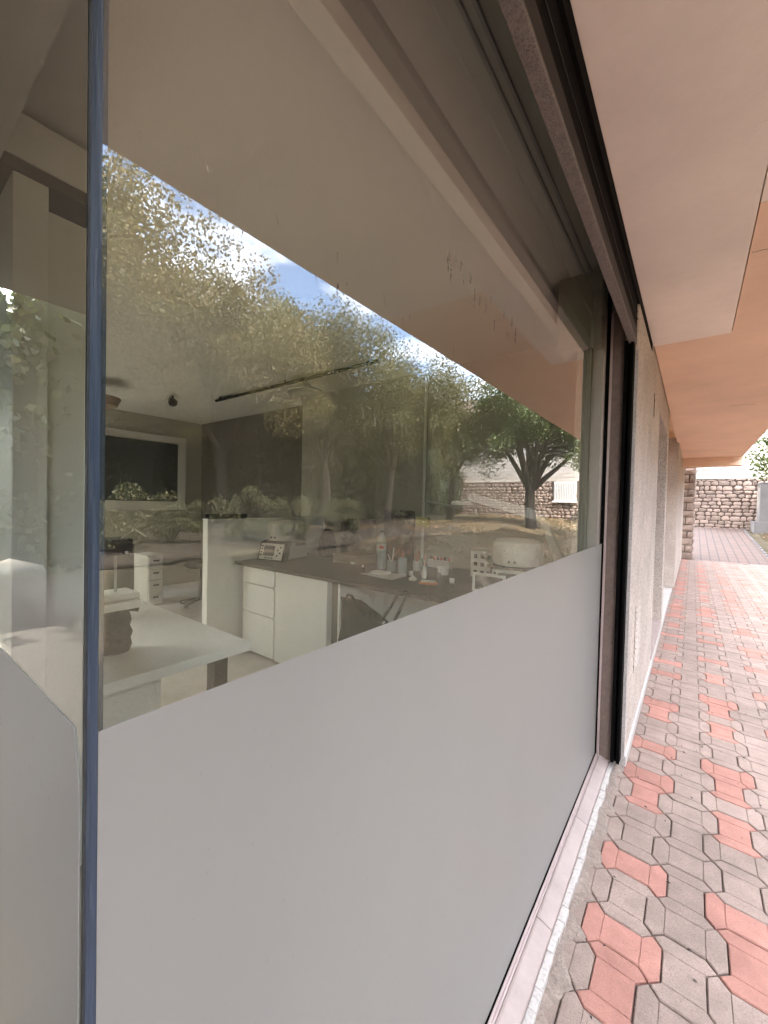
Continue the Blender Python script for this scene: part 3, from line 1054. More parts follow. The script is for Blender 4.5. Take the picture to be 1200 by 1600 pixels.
QUOINS = [quoin_mesh(50 + k) for k in range(6)]
pil = thing('stone_pillar', 'rough stone quoin pillar at the far end of the stucco wall', 'pillar', (0.28, 15.6, 0))
box('core', 'stone_joint', pil, 0.135, 0.425, 15.52, 15.95, -0.02, 2.95)
z = 0.0
k = 0
while z < 2.9:
    h = random.uniform(0.19, 0.24)
    spans = [(0.12, 0.44)] if k % 2 == 0 else [(0.12, 0.12 + 0.32 * random.uniform(.35, .6)), None]
    if spans[-1] is None:
        spans[-1] = (spans[0][1], 0.44)
    for a, c in spans:
        o = bpy.data.objects.new('stone', random.choice(QUOINS))
        COL.objects.link(o)
        o.location = ((a + c) / 2, 15.50, z + h / 2)
        o.scale = (c - a - 0.018, 0.03, h - 0.022)
        put(o, pil)
    o = bpy.data.objects.new('stone', random.choice(QUOINS))
    COL.objects.link(o)
    o.location = (0.445, 15.72, z + h / 2)
    o.rotation_euler = (0, 0, R(90))
    o.scale = (0.40, 0.03, h - 0.022)
    put(o, pil)
    z += h
    k += 1

# ------------------------------------------------------------------ house beyond the lawn
HY = 25.0
hs = thing('house', 'two storey house with rubble stone base and cream horizontal siding beyond the lawn', 'house', (7, HY, 0.7))
hwall = box('stone_wall', 'stone_joint', hs, 0.2, 15.0, HY, HY + 0.3, 0.0, 3.02)
box('house_body', 'siding', hs, 0.2, 15.0, HY + 0.12, HY + 8, 3.021, 7.2)
WIN = (4.88, 6.10, 1.86, 2.99)
stones = []
rr = random.Random(21)
z = 0.58
while z < 3.0:
    h = rr.uniform(0.13, 0.24)
    if z + h > 2.93:
        h = 3.0 - z
    x = 0.2
    while x < 14.95:
        w = rr.uniform(0.16, 0.42)
        if x + w > 14.95:
            w = 15.0 - x
        stones.append((x, z, w, h, rr.random()))
        x += w
    z += h


def svis(s):
    x, z, w, h, _ = s
    if x < 3.1:
        return x
    if 3.9 < x < 13:
        return 10 + x
    return 100


stones.sort(key=svis)
rest_v, rest_f = [], []
cnt = 0
for x, z, w, h, q in stones:
    cx, cz = x + w / 2, z + h / 2 + (q - .5) * 0.03
    if WIN[0] - 0.08 < cx + w * .35 and cx - w * .35 < WIN[1] + 0.08 and WIN[2] - 0.1 < cz and cz < WIN[3] + 0.06:
        continue
    me = STONES[int(q * 1000) % 12]
    sx, sz, dep = w * 1.06 - 0.016, h * 1.10 - 0.012, 0.045
    if cnt < 300:
        o = bpy.data.objects.new('stone', me)
        COL.objects.link(o)
        o.location = (cx, HY, cz)
        o.scale = (sx if q > .5 else -sx, dep, sz)
        o.parent = hwall
        cnt += 1
    else:
        off = len(rest_v)
        for v in me.vertices:
            rest_v.append((cx + v.co.x * sx, HY + v.co.y * dep, cz + v.co.z * sz))
        for p in me.polygons:
            rest_f.append(tuple(k + off for k in p.vertices))
b = MB(); b.add(rest_v, rest_f)
tag(b.build('rubble_stones', 'stone', hwall, fix=False), kind='stuff')
for k in range(19):
    z0 = 3.03 + 0.215 * k
    bb = MB()
    bb.prism([(HY + 0.118, z0), (HY + 0.088, z0), (HY + 0.095, z0 + 0.209), (HY + 0.118, z0 + 0.209)], 0, 0.18, 15.02)
    bb.build('siding_board', 'siding', hs)
wn_ = box('window', 'white_lam', hs, WIN[0], WIN[1], HY - 0.05, HY - 0.004, WIN[2], WIN[3])
box('pane', 'house_pane', wn_, WIN[0] + .07, WIN[1] - .07, HY - 0.058, HY - 0.051, WIN[2] + .07, WIN[3] - .07)
for k in range(12):
    x = WIN[0] + 0.11 + k * (WIN[1] - WIN[0] - 0.22) / 11
    box('bar', 'white_lam', wn_, x - 0.022, x + 0.022, HY - 0.085, HY - 0.06, WIN[2] + .05, WIN[3] - .05)
box('sill', 'white_lam', wn_, WIN[0] - .08, WIN[1] + .08, HY - 0.14, HY - 0.0505, WIN[2] - .08, WIN[2] - 0.002)
b = MB()
b.prism([(HY - 0.6, 7.15), (HY + 8.6, 7.15), (HY + 4, 9.6)], 0, -0.3, 15.5)
b.build('roof', 'stone_joint', hs)
box('drip_board', 'siding', hs, 0.18, 15.02, HY - 0.03, HY + 0.10, 3.0205, 3.029)

gc = thing('stair_block', 'plain grey rendered block on a low plinth at the right edge beside the stone house', 'wall', (3.0, 23.8, 0.6))
box('block', 'concrete', gc, 2.68, 3.75, 23.5, 24.6, 0.3, 2.71, 0.01)
box('plinth', 'concrete', gc, 2.50, 3.76, 23.3, 24.62, 0.2, 1.08, 0.01)
box('coping', 'concrete', gc, 2.66, 3.77, 23.48, 24.62, 2.711, 2.77, 0.01)


# ------------------------------------------------------------------ trees
def leaf_arrays(centres, radii, counts, size, squash=1.0, droop=0.0, cull=None):
    """Leaf-sized kite faces spread through clumps; returns vertex and face arrays."""
    P = []
    for c, r, n in zip(centres, radii, counts):
        d = rng.normal(size=(n, 3))
        d /= np.linalg.norm(d, axis=1)[:, None]
        rad = r * rng.random((n, 1)) ** 0.45
        q = np.array(c)[None, :] + d * rad * np.array([1, 1, squash])
        P.append(q)
    P = np.concatenate(P)
    n = len(P)
    u = rng.normal(size=(n, 3)); u[:, 2] -= droop; u /= np.linalg.norm(u, axis=1)[:, None]
    t = rng.normal(size=(n, 3))
    w = np.cross(u, t); w /= np.linalg.norm(w, axis=1)[:, None]
    nn = np.cross(u, w)
    s = size * rng.uniform(0.6, 1.25, size=(n, 1))
    V = np.empty((n, 4, 3))
    V[:, 0] = P - u * s * 0.5
    V[:, 1] = P + w * s * 0.38 + nn * s * 0.10
    V[:, 2] = P + u * s * 0.6
    V[:, 3] = P - w * s * 0.38 + nn * s * 0.10
    return V.reshape(-1, 3)


def leaf_object(name, V, m, parent=None):
    n = len(V) // 4
    me = bpy.data.meshes.new(name)
    me.vertices.add(4 * n)
    me.vertices.foreach_set('co', V.astype(np.float32).ravel())
    me.loops.add(4 * n)
    me.loops.foreach_set('vertex_index', np.arange(4 * n, dtype=np.int32))
    me.polygons.add(n)
    me.polygons.foreach_set('loop_start', np.arange(0, 4 * n, 4, dtype=np.int32))
    me.polygons.foreach_set('loop_total', np.full(n, 4, dtype=np.int32))
    me.update(calc_edges=True)
    me.materials.append(MATS[m])
    o = bpy.data.objects.new(name, me)
    COL.objects.link(o)
    put(o, parent)
    return o


def make_tree(label, x, y, height, crown_r, crown_z, trunk_r, m, seed, n_limb=7, n_leaf=15000, leaf=0.13, clump=0.75, group='trees beyond the lawn', low=0.0, extra=34, more=()):
    """Trunk, limbs that fork, and leaf clumps hung along the limb ends."""
    r_ = random.Random(seed)
    g = gh(x, y)
    t = thing('tree', label, 'tree', (x, y, g), group)
    b = MB()
    fork = g + (crown_z - crown_r * 0.55) * (0.75 if not low else low)
    base = Vector((x, y, g - 0.1))
    top = Vector((x + r_.uniform(-.2, .2), y + r_.uniform(-.2, .2), fork))
    b.tube([base, base + (top - base) * 0.08, base + (top - base) * 0.5 + Vector((r_.uniform(-.06, .06), r_.uniform(-.06, .06), 0)), top],
           [trunk_r * 1.45, trunk_r * 1.08, trunk_r * 0.92, trunk_r * 0.85], 10)
    cents, rads = [], []
    cc = Vector((x, y, g + crown_z))
    hz = height - crown_z
    for k in range(n_limb):
        az = 2 * math.pi * (k + r_.uniform(-.3, .3)) / n_limb
        el = r_.uniform(0.05, 1.2) if k else 1.45
        d = Vector((math.cos(az) * math.cos(el), math.sin(az) * math.cos(el), math.sin(el)))
        end = cc + Vector((d.x * crown_r, d.y * crown_r, (d.z - 0.32) * hz)) * r_.uniform(0.75, 1.0)
        mid = top.lerp(end, 0.5) + Vector((r_.uniform(-.25, .25), r_.uniform(-.25, .25), r_.uniform(-.1, .35)))
        q1 = top.lerp(mid, 0.5) + Vector((0, 0, -0.05))
        b.tube([top - Vector((0, 0, 0.15)), q1, mid, mid.lerp(end, .6), end],
               [trunk_r * .62, trunk_r * .48, trunk_r * .33, trunk_r * .18, trunk_r * .05], 7)
        for s in range(5):
            st = mid.lerp(end, r_.uniform(-0.2, 0.85))
            dd = Vector((r_.uniform(-1, 1), r_.uniform(-1, 1), r_.uniform(-.45, .8))).normalized()
            e2 = st + dd * crown_r * r_.uniform(0.25, 0.5)
            b.tube([st, st.lerp(e2, .5) + Vector((0, 0, .08)), e2], [trunk_r * .18, trunk_r * .11, trunk_r * .03], 5)
            for q in (0.55, 1.0):
                cents.append(st.lerp(e2, q)); rads.append(clump * r_.uniform(0.55, 1.1))
        cents.append(end); rads.append(clump * r_.uniform(.7, 1.2))
    for k in range(extra):
        a = r_.uniform(0, 6.28); rr_ = crown_r * r_.uniform(0.5, 1.0)
        cents.append(cc + Vector((math.cos(a) * rr_, math.sin(a) * rr_, r_.uniform(-.85, .8) * hz * math.sqrt(max(0.05, 1 - (rr_ / crown_r) ** 2 * .8)))))
        rads.append(clump * r_.uniform(.5, .95))
    for q in more:
        st = top.lerp(cc, .6)
        e2 = Vector(q)
        b.tube([st, st.lerp(e2, .5) + Vector((0, 0, .15)), e2], [trunk_r * .4, trunk_r * .2, trunk_r * .04], 6)
        cents.append(e2); rads.append(clump * 0.8)
        cents.append(st.lerp(e2, .75)); rads.append(clump * 0.7)
    b.build('trunk', 'bark', t, smooth=True)
    wsum = sum(q ** 2 for q in rads)
    counts = [max(20, int(n_leaf * q * q / wsum)) for q in rads]
    V = leaf_arrays([tuple(c) for c in cents], rads, counts, leaf, 0.8, 0.35)
    leaf_object('crown', V, m, t)
    return t


make_tree('tall golden leaved tree reflected at the left of the window beside the corner', 9.2, 2.1, 8.3, 3.0, 4.6, 0.17, 'leaf_gold', 3, 12, 110000, 0.070, 0.95)
make_tree('golden green tree reflected in the window, second from the corner', 9.6, 5.9, 7.5, 2.7, 4.4, 0.16, 'leaf_gold', 5, 9, 70000, 0.068, 0.9)
make_tree('olive leaved tree reflected above the pendant lamp', 9.4, 9.6, 7.7, 2.8, 4.5, 0.17, 'leaf_olive', 9, 9, 66000, 0.070, 0.9)
make_tree('pale olive bushy tree reflected near the middle of the window', 9.8, 13.6, 8.2, 2.9, 4.6, 0.17, 'leaf_olive', 14, 9, 50000, 0.080, 0.95)
make_tree('leafy olive tree reflected just left of the dark trunked tree', 9.3, 18.2, 8.2, 3.0, 4.5, 0.18, 'leaf_olive', 18, 9, 42000, 0.090, 0.95)
make_tree('tall olive tree rising behind the first golden tree', 12.3, 2.6, 8.7, 2.8, 5.0, 0.18, 'leaf_olive', 81, 10, 60000, 0.09, 1.05)
make_tree('tall olive tree rising behind the second golden tree', 12.4, 8.4, 8.6, 2.8, 5.0, 0.18, 'leaf_olive', 83, 9, 40000, 0.095, 1.0)
make_tree('spreading green tree with dark forked trunk standing in front of the stone house', 5.35, 18.6, 7.4, 3.3, 4.7, 0.24, 'leaf_green', 23, 9, 34000, 0.10, 0.75, low=0.62, extra=16,
          more=((2.35, 18.3, 3.3), (2.5, 18.5, 3.9), (2.4, 18.0, 2.95), (2.6, 18.6, 4.7)))
make_tree('tree with thin leaves seen faintly in the left end pane', -2.0, -7.4, 7.5, 3.0, 4.3, 0.17, 'leaf_green', 31, 7, 14000, 0.16, 0.95)
make_tree('broad tree filling the reflection of the left end pane', -12.0, -4.2, 7.5, 3.2, 4.2, 0.17, 'leaf_green', 37, 7, 16000, 0.16, 0.95)
make_tree('tree by the corner of the lawn behind the viewer', 7.5, -3.5, 7.5, 2.7, 4.8, 0.17, 'leaf_gold', 41, 7, 8000, 0.17, 0.95)


make_tree('unseen tree added behind the building to shade the far path', -2.9, 17.6, 8.2, 3.2, 5.0, 0.2, 'leaf_green', 51, 9, 30000, 0.19, 1.1)  # added out of view so its crown shades the far path
make_tree('unseen tree added left of the stone house to shade its wall and the path', -2.9, 22.2, 8.2, 3.3, 5.0, 0.2, 'leaf_green', 53, 9, 30000, 0.19, 1.1)  # added out of view; shades the far path and the house wall


def make_shrub(label, x, y, w, h, m, n, seed):
    r_ = random.Random(seed)
    g = gh(x, y)
    t = thing('shrub', label, 'shrub', (x, y, g), 'shrubs in front of the trees')
    b = MB()
    cents, rads = [], []
    for k in range(10):
        a = r_.uniform(0, 6.28)
        e = Vector((x + math.cos(a) * w * r_.uniform(.1, 1), y + math.sin(a) * w * r_.uniform(.1, 1), g + h * r_.uniform(0.5, 0.95)))
        b.tube([(x, y, g - .05), ((x + e.x) / 2, (y + e.y) / 2, (g + e.z) / 2 + .05), tuple(e)], [0.02, 0.012, 0.004], 5)
        cents.append(tuple(e)); rads.append(w * r_.uniform(.25, .45))
        cents.append((e.x, e.y, g + h * r_.uniform(.2, .5))); rads.append(w * r_.uniform(.25, .45))
    b.build('stem', 'bark', t)
    V = leaf_arrays(cents, rads, [n // 20] * 20, 0.045, 0.9)
    leaf_object('foliage', V, m, t)


for k, (lab, x, y, w, h) in enumerate([
        ('leafy shrub reflected over the dark wall screen, nearest the window corner', 7.0, 2.5, 0.55, 0.95),
        ('pale tipped shrub reflected just left of the white partition', 7.1, 3.5, 0.50, 0.98),
        ('shrub reflected above the left end of the white partition', 7.0, 5.0, 0.62, 1.05),
        ('smaller shrub reflected above the middle of the white partition', 7.2, 6.3, 0.55, 0.90),
        ('low shrub reflected between the partition and the first poster', 7.3, 8.2, 0.6, 0.8)]):
    make_shrub(lab, x, y, w, h, 'leaf_shrub', 9000, 60 + k)

# dense hedge behind the trees
def make_hedge(label, ax, a0, a1, off, h, seed):
    """Hedge along axis ax (0 = x, 1 = y) at offset off on the other axis."""
    r_ = random.Random(seed)
    hd = thing('hedge', label, 'hedge', ((a0 + a1) / 2, off, 0) if ax == 0 else (off, (a0 + a1) / 2, 0.6))
    b = MB()
    n = int((a1 - a0) / 1.7)
    zb = 0.5 if off > 5 else -0.05
    for k in range(n + 1):
        a = a0 + (a1 - a0) * k / n
        c = (a, off, zb) if ax == 0 else (off, a, zb)
        b.lathe([(0.3, 0), (1.1, 0.3), (1.3, h * .45 + r_.uniform(-.3, .3)), (1.0, h * .8 + r_.uniform(-.3, .3)), (0.2, h * .95 + r_.uniform(-.3, .3))], c, 9)
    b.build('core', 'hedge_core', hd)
    cs = []
    for k in range(int((a1 - a0) * h * 4.2)):
        a = r_.uniform(a0 - 1, a1 + 1); z = r_.uniform(0.0, h * 1.05)
        side = (-1.05 if off > 0 else 1.05) if ax else 1.05
        o_ = off + side + r_.uniform(-.35, .3) - side * 0.35 * (z > h * .8)
        cs.append((a, o_, zb + z) if ax == 0 else (o_, a, zb + z))
    V = leaf_arrays(cs, [0.45] * len(cs), [24] * len(cs), 0.18, 1.0)
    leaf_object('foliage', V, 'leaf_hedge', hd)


make_hedge('dense dark hedge running behind the row of trees', 1, -11, 28, 13.4, 5.3, 71)
make_hedge('dark hedge added to darken the left end pane and its film', 0, -16, 4.5, -5.2, 3.7, 72)  # added to cut the light reaching the end pane and film
make_hedge('tall dark hedge added to block bright sky from the left end pane', 1, -9, -0.6, -10.5, 6.8, 73)  # added screen against bright sky and sunlit ground beside the end pane
make_tree('tree added to shade the ground outside the left end pane', -2.6, -3.9, 7.0, 2.6, 4.5, 0.16, 'leaf_green', 44, 7, 14000, 0.16, 0.95)  # added for the shadow it throws beside the end pane

scatter_leaves('fallen_leaves', 9000, (2.65, 9.5), (8.5, 24.5), 0.055, 'leaf_litter', 0.4, gh, -0.005)
b = MB()
vs, fs = [], []
for k in range(14000):
    x, y = random.uniform(2.6, 10), random.uniform(3, 24.5)
    z = gh(x, y) - 0.03
    a = random.uniform(0, 6.28); s = random.uniform(0.03, 0.09)
    dx, dy = math.cos(a) * 0.008, math.sin(a) * 0.008
    o = len(vs)
    vs += [(x - dx, y - dy, z), (x + dx, y + dy, z), (x + random.uniform(-.03, .03), y + random.uniform(-.03, .03), z + s)]
    fs.append((o, o + 1, o + 2))
b.add(vs, fs)
tag(b.build('grass', 'grass_blade', None, fix=False), kind='stuff')
tag(box('darkening_sheet', 'bark', None, -9.4, -0.2, -4.1, -0.18, -0.055, -0.015), kind='structure')  # dark sheet added to cut ground bounce and reflection at the end pane
bv, bf = [], []
BX = [6.1 + 0.33 * i for i in range(22)]
BY = [-3 + 0.75 * j for j in range(24)]
for y in BY:
    for i, x in enumerate(BX):
        wob = 0.22 * math.sin(y * 1.7) if i == 0 else 0
        bv.append((x + wob, y, gh(x, y) + 0.03 * math.sin(1.7 * x + 0.9 * y) + 0.02 * math.sin(2.9 * x - 1.3 * y) - 0.03 + (0.045 if i else 0.005)))
for j in range(len(BY) - 1):
    for i in range(len(BX) - 1):
        a = j * len(BX) + i
        bf.append((a, a + 1, a + 1 + len(BX), a + len(BX)))
b = MB(); b.add(bv, bf)
tag(b.build('darkening_sheet', 'darkening_brown', None, fix=False, smooth=True), kind='structure')  # dark sheet added over sunlit lawn to dim its reflection in the window

# ------------------------------------------------------------------ inside the room
CT = 0.90
# tall white cabinet behind the end pane
t = thing('tall_cabinet', 'tall white cupboard standing just inside the left end pane', 'cabinet', (-1.7, 0.45, 0.03))
box('side_panel', 'white_edge', t, -2.0, -1.45, 0.335, 0.432, 0.031, 2.60, 0.003)
box('door', 'white_lam', t, -2.0, -1.475, 0.434, 0.585, 0.031, 2.53, 0.003)
box('top_rail', 'white_lam', t, -2.02, -1.44, 0.302, 0.588, 2.645, 2.80, 0.003)
box('top_trim', 'wall_dark', t, -2.01, -1.445, 0.31, 0.588, 2.602, 2.644)

# white desk
t = thing('desk', 'white laminate desk with thick edge beside the window corner', 'desk', (-2.2, 0.95, 0.03))
box('desktop', 'white_lam', t, -3.0, -1.432, 0.60, 1.283, 0.703, 0.75, 0.002)
box('edge_band', 'white_edge', t, -1.4318, -1.430, 0.60, 1.283, 0.7035, 0.7495)
box('leg', 'leather', t, -1.66, -1.58, 1.17, 1.245, 0.031, 0.702, 0.002)
box('leg', 'leather', t, -2.95, -2.88, 1.17, 1.245, 0.031, 0.702, 0.002)
box('drawer_unit', 'white_lam', t, -2.1, -1.50, 0.61, 0.845, 0.031, 0.702, 0.003)
box('side_panel', 'white_edge', t, -2.1, -1.52, 0.850, 0.868, 0.031, 0.702, 0.001)

# dark bench device on the desk
t = thing('bench_microscope', 'dark bench device with white stage and thin upright on the white desk', 'device', (-1.8, 0.78, 0.75))
b = MB()
prof = [(0.062, 0), (0.072, 0.03), (0.066, 0.06), (0.075, 0.09), (0.062, 0.12), (0.070, 0.15), (0.060, 0.19), (0.055, 0.215)]
b.lathe(prof, (-1.80, 0.775, 0.7505), 18)
b.build('base', 'fabric_dark', t, smooth=True)
box('stage', 'plastic_white', t, -1.90, -1.70, 0.64, 0.852, 0.968, 1.005, 0.004)
box('stage', 'plastic_white', t, -1.89, -1.73, 0.64, 0.857, 1.009, 1.038, 0.004)
MB().tube([(-1.80, 0.775, 1.03), (-1.80, 0.775, 1.225)], 0.006, 8).build('upright', 'plastic_white', t)
box('head', 'device_dark', t, -1.87, -1.74, 0.68, 0.83, 1.222, 1.30, 0.006)
MB().tube([(-1.738, 0.80, 1.235), (-1.734, 0.80, 1.235)], 0.008, 12).build('knob', 'plastic_white', t)
MB().tube([(-1.80, 0.83, 0.955), (-1.78, 0.875, 0.945)], 0.018, 10).build('focus_knob', 'device_dark', t)
MB().tube([(-1.78, 0.79, 1.30), (-1.75, 0.84, 1.345), (-1.70, 0.87, 1.31)], 0.003, 6).build('cable', 'plastic_white', t)

# low partition
t = thing('partition', 'low white partition at the left end of the dark worktop', 'partition', (-3.2, 2.7, 0.03))
box('panel', 'white_lam', t, -3.235, -3.15, 2.0, 3.495, 0.031, 1.30, 0.002)
box('cap', 'white_edge', t, -3.238, -3.147, 1.997, 3.496, 1.3005, 1.315, 0.002)
t = thing('planter_tray', 'dark narrow tray on top of the white partition', 'tray', (-3.2, 2.2, 1.3155))
box('tray_bottom', 'device_dark', t, -3.235, -3.155, 2.02, 2.42, 1.3155, 1.322)
box('side', 'device_dark', t, -3.235, -3.231, 2.02, 2.42, 1.3225, 1.362)
box('side', 'device_dark', t, -3.159, -3.155, 2.02, 2.42, 1.3225, 1.362)
box('soil', 'bark', t, -3.2305, -3.1595, 2.025, 2.415, 1.3225, 1.345)

# worktop with drawers
t = thing('worktop_bench', 'long bench with dark worktop, white drawers and panels along the back wall', 'bench', (-1.6, 2.9, 0.03))
box('worktop', 'countertop', t, -3.148, -0.16, 2.28, 3.495, 0.868, CT, 0.002)
for z0, z1 in ((0.716, 0.862), (0.442, 0.706), (0.065, 0.432)):
    d = box('drawer', 'white_lam', t, -3.03, -2.57, 2.300, 2.322, z0, z1, 0.003)
    box('handle', 'white_edge', d, -2.566, -2.548, 2.292, 2.318, z0 + 0.01, z1 - 0.012, 0.002)
box('carcass', 'white_lam', t, -3.04, -1.89, 2.3225, 3.40, 0.06, 0.867)
box('panel', 'white_lam', t, -2.535, -1.885, 2.298, 2.320, 0.06, 0.866, 0.002)
box('leg', 'wall_dark', t, -1.86, -1.78, 2.33, 2.40, 0.031, 0.867, 0.002)
box('side_panel', 'white_edge', t, -1.765, -1.745, 2.298, 2.90, 0.06, 0.866, 0.002)
box('back_panel', 'white_lam', t, -1.744, -0.16, 2.86, 2.88, 0.06, 0.866)
box('leg', 'wall_dark', t, -0.26, -0.18, 2.33, 2.40, 0.031, 0.867, 0.002)
for x in (-2.98, -2.6):
    MB().tube([(x, 2.36, 0.031), (x, 2.36, 0.06)], 0.015, 8).build('foot', 'lamp_grey', t)


def centrifuge(label, loc, rz, s=1.0):
    t = thing('centrifuge', label, 'centrifuge', loc)

    def tr(o, parent=t):
        o.matrix_parent_inverse = Matrix.Identity(4)
        o.parent = parent
        return o
    w, d = 0.145, 0.21
    b = MB()
    b.prism([(-d + 0.075, 0.012), (d, 0.012), (d, 0.185), (-d + 0.13, 0.185)], 0, -w, w)
    body = tr(b.build('body', 'device_white', None, 0.012, seg=3))
    b = MB()
    b.prism([(-d, 0.004), (-d + 0.085, 0.004), (-d + 0.135, 0.192), (-d + 0.055, 0.175)], 0, -w - 0.008, w + 0.008)
    bez = tr(b.build('control_bezel', 'device_dark', None, 0.008))

    def on(name, m, u0, u1, v0, v1, lift, th):
        # plate on the sloping front
        p0 = Vector((0, -d, 0.004)); p1 = Vector((0, -d + 0.055, 0.175))
        e = p1 - p0; nrm = Vector((0, -e.z, e.y)).normalized()
        b = MB()
        vs = []
        for l_ in (lift, lift + th):
            for (u, v) in ((u0, v0), (u1, v0), (u1, v1), (u0, v1)):
                q = p0 + e * v + nrm * l_
                vs.append((u, q.y, q.z))
        b.add(vs, [(0, 1, 2, 3), (4, 5, 6, 7), (0, 1, 5, 4), (1, 2, 6, 5), (2, 3, 7, 6), (3, 0, 4, 7)])
        return tr(b.build(name, m, None), bez)
    on('control_plate', 'device_white', -w + 0.012, w - 0.012, 0.06, 0.93, 0.0005, 0.004)
    on('screen', 'screen', -w + 0.055, 0.035, 0.26, 0.80, 0.005, 0.002)
    for k in range(4):
        on('button', 'device_dark', -w + 0.022, -w + 0.042, 0.25 + 0.16 * k, 0.33 + 0.16 * k, 0.005, 0.002)
        on('button', 'device_dark', 0.065 + (k % 2) * 0.028, 0.083 + (k % 2) * 0.028, 0.24 + 0.15 * k, 0.32 + 0.15 * k, 0.005, 0.002)
    for k in range(3):
        on('button', 'device_dark', -0.06 + 0.035 * k, -0.04 + 0.035 * k, 0.11, 0.18, 0.005, 0.002)
    b = MB()
    b.lathe([(0.165, 0.187), (0.175, 0.20), (0.178, 0.30), (0.172, 0.352), (0.155, 0.366), (0.06, 0.378), (0.0, 0.380)], (0, 0.035, 0), 36, 1.0, 1.12)
    lid = tr(b.build('lid', 'device_white', None, smooth=True))
    b = MB()
    b.lathe([(0.160, 0.180), (0.170, 0.1865), (0.160, 0.192)], (0, 0.035, 0), 30, 1.0, 1.1)
    tr(b.build('gasket_ring', 'device_dark', None))
    for k in range(2):
        b = MB()
        x = -0.02 + 0.04 * k
        yy = 0.035 - 0.178 * 1.12 * math.sqrt(1 - (x / .178) ** 2) - 0.0015
        b.prism([(x - .012, 0.215), (x + .012, 0.215), (x, 0.236)], 1, yy, yy + 0.003)
        tr(b.build('warning_mark', 'device_dark', None), lid)
    for k in range(8):
        b = MB()
        y = 0.0 + 0.022 * k
        b.box(w - 0.001, w + 0.0015, y, y + 0.012, 0.135, 0.165)
        tr(b.build('vent_slot', 'device_dark', None), body)
    t.rotation_euler = (0, 0, rz)
    t.scale = (s, s, s)
    return t


centrifuge('white centrifuge with tilted screen panel at the left end of the worktop', (-2.955, 2.72, CT + 0.0005), R(14), 1.04)
centrifuge('white centrifuge at the window end of the worktop, half behind the film', (-0.575, 2.88, CT + 0.0005), R(8), 0.98)
# dark backpack leaning behind the first centrifuge
t = thing('rucksack', 'small dark rucksack slumped behind the left centrifuge', 'bag', (-2.85, 3.15, CT))
b = MB()
b.lathe([(0.10, 0.0), (0.125, 0.06), (0.11, 0.17), (0.075, 0.26), (0.03, 0.30)], (-2.80, 3.20, CT + 0.0005), 14, 1.0, 0.7)
b.build('sack', 'fabric_dark', t, smooth=True)
MB().tube([(-2.72, 3.14, CT + .24), (-2.67, 3.10, CT + .15), (-2.69, 3.12, CT + .04)], 0.012, 6).build('strap', 'fabric_dark', t)

# prints standing against the wall
t = tag(box('print', 'poster_a', None, -2.86, -2.335, 3.478, 3.488, CT + 0.001, 1.315), 'wide black and white print leaning on the wall behind the wooden case', 'print')
t = tag(box('print', 'poster_b', None, -2.222, -1.84, 3.478, 3.488, CT + 0.001, 1.43), 'taller print with reddish lower part leaning on the wall behind the water bottle', 'print')

# wooden case
t = thing('wooden_case', 'flat wooden case in front of the wide print', 'case', (-2.29, 3.1, CT))
box('case_body', 'wood_case', t, -2.44, -2.14, 2.925, 3.30, CT + 0.0005, 0.955, 0.003)
box('case_lid', 'wood_case', t, -2.442, -2.138, 2.923, 3.302, 0.957, 0.985, 0.003)
box('label_plate', 'paper', t, -2.20, -2.15, 2.9205, 2.9225, 0.905, 0.93)

# water bottle
t = thing('water_bottle', 'large clear plastic water bottle with red and white label', 'bottle', (-1.83, 2.93, CT))
b = MB()
pr = [(0.038, 0), (0.043, 0.006)]
for k in range(6):
    pr += [(0.043, 0.02 + k * 0.022), (0.0395, 0.029 + k * 0.022), (0.043, 0.038 + k * 0.022)]
pr += [(0.043, 0.165), (0.040, 0.17), (0.040, 0.235), (0.043, 0.24), (0.042, 0.262), (0.030, 0.30), (0.015, 0.325), (0.0135, 0.335)]
b.lathe(pr, (-1.83, 2.93, CT + 0.0005), 20)
b.build('body', 'plastic_grey', t, smooth=True)
b = MB(); b.lathe([(0.0412, 0.172), (0.0414, 0.232)], (-1.83, 2.93, CT), 24); lb = b.build('label', 'paper', t, smooth=True)
b = MB()
b.box(-1.825, -1.785, 2.90, 2.8855, CT + 0.19, CT + 0.215)
b.build('label_print', 'red_print', lb)
b = MB(); b.lathe([(0.0165, 0.334), (0.0165, 0.352), (0.014, 0.356)], (-1.83, 2.93, CT), 16); b.build('cap', 'device_dark', t)

# spray bottle
t = thing('spray_bottle', 'grey translucent squeeze bottle with pink nozzle', 'bottle', (-1.52, 2.82, CT))
b = MB(); b.lathe([(0.036, 0), (0.039, 0.005), (0.039, 0.12), (0.034, 0.138), (0.016, 0.15)], (-1.52, 2.82, CT + .0005), 18); b.build('body', 'plastic_grey', t, smooth=True)
b = MB(); b.lathe([(0.017, 0.1505), (0.014, 0.17), (0.006, 0.195), (0.003, 0.215)], (-1.52, 2.82, CT + .0005), 12); b.build('nozzle', 'plastic_pink', t, smooth=True)


def cup(name, label, x, y, r, h, m, cat='cup', tools=0, seed=1, toolm='lamp_grey'):
    t = thing(name, label, cat, (x, y, CT))
    b = MB(); b.lathe([(r * .9, 0), (r, h), (r * .9, h), (r * .8, 0.006)], (x, y, CT + .0005), 18); b.build('cup', m, t, smooth=True)
    r_ = random.Random(seed)
    for k in range(tools):
        a = r_.uniform(0, 6.28); dx, dy = math.cos(a) * r * .6, math.sin(a) * r * .6
        L = r_.uniform(1.5, 2.3) * h
        b = MB(); b.tube([(x - dx * .5, y - dy * .5, CT + .012), (x + dx * 1.3, y + dy * 1.3, CT + L)], [0.003, 0.0045], 6)
        b.build('tool', r_.choice([toolm, 'plastic_pink', 'wood_case', 'plastic_white']), t)
    return t


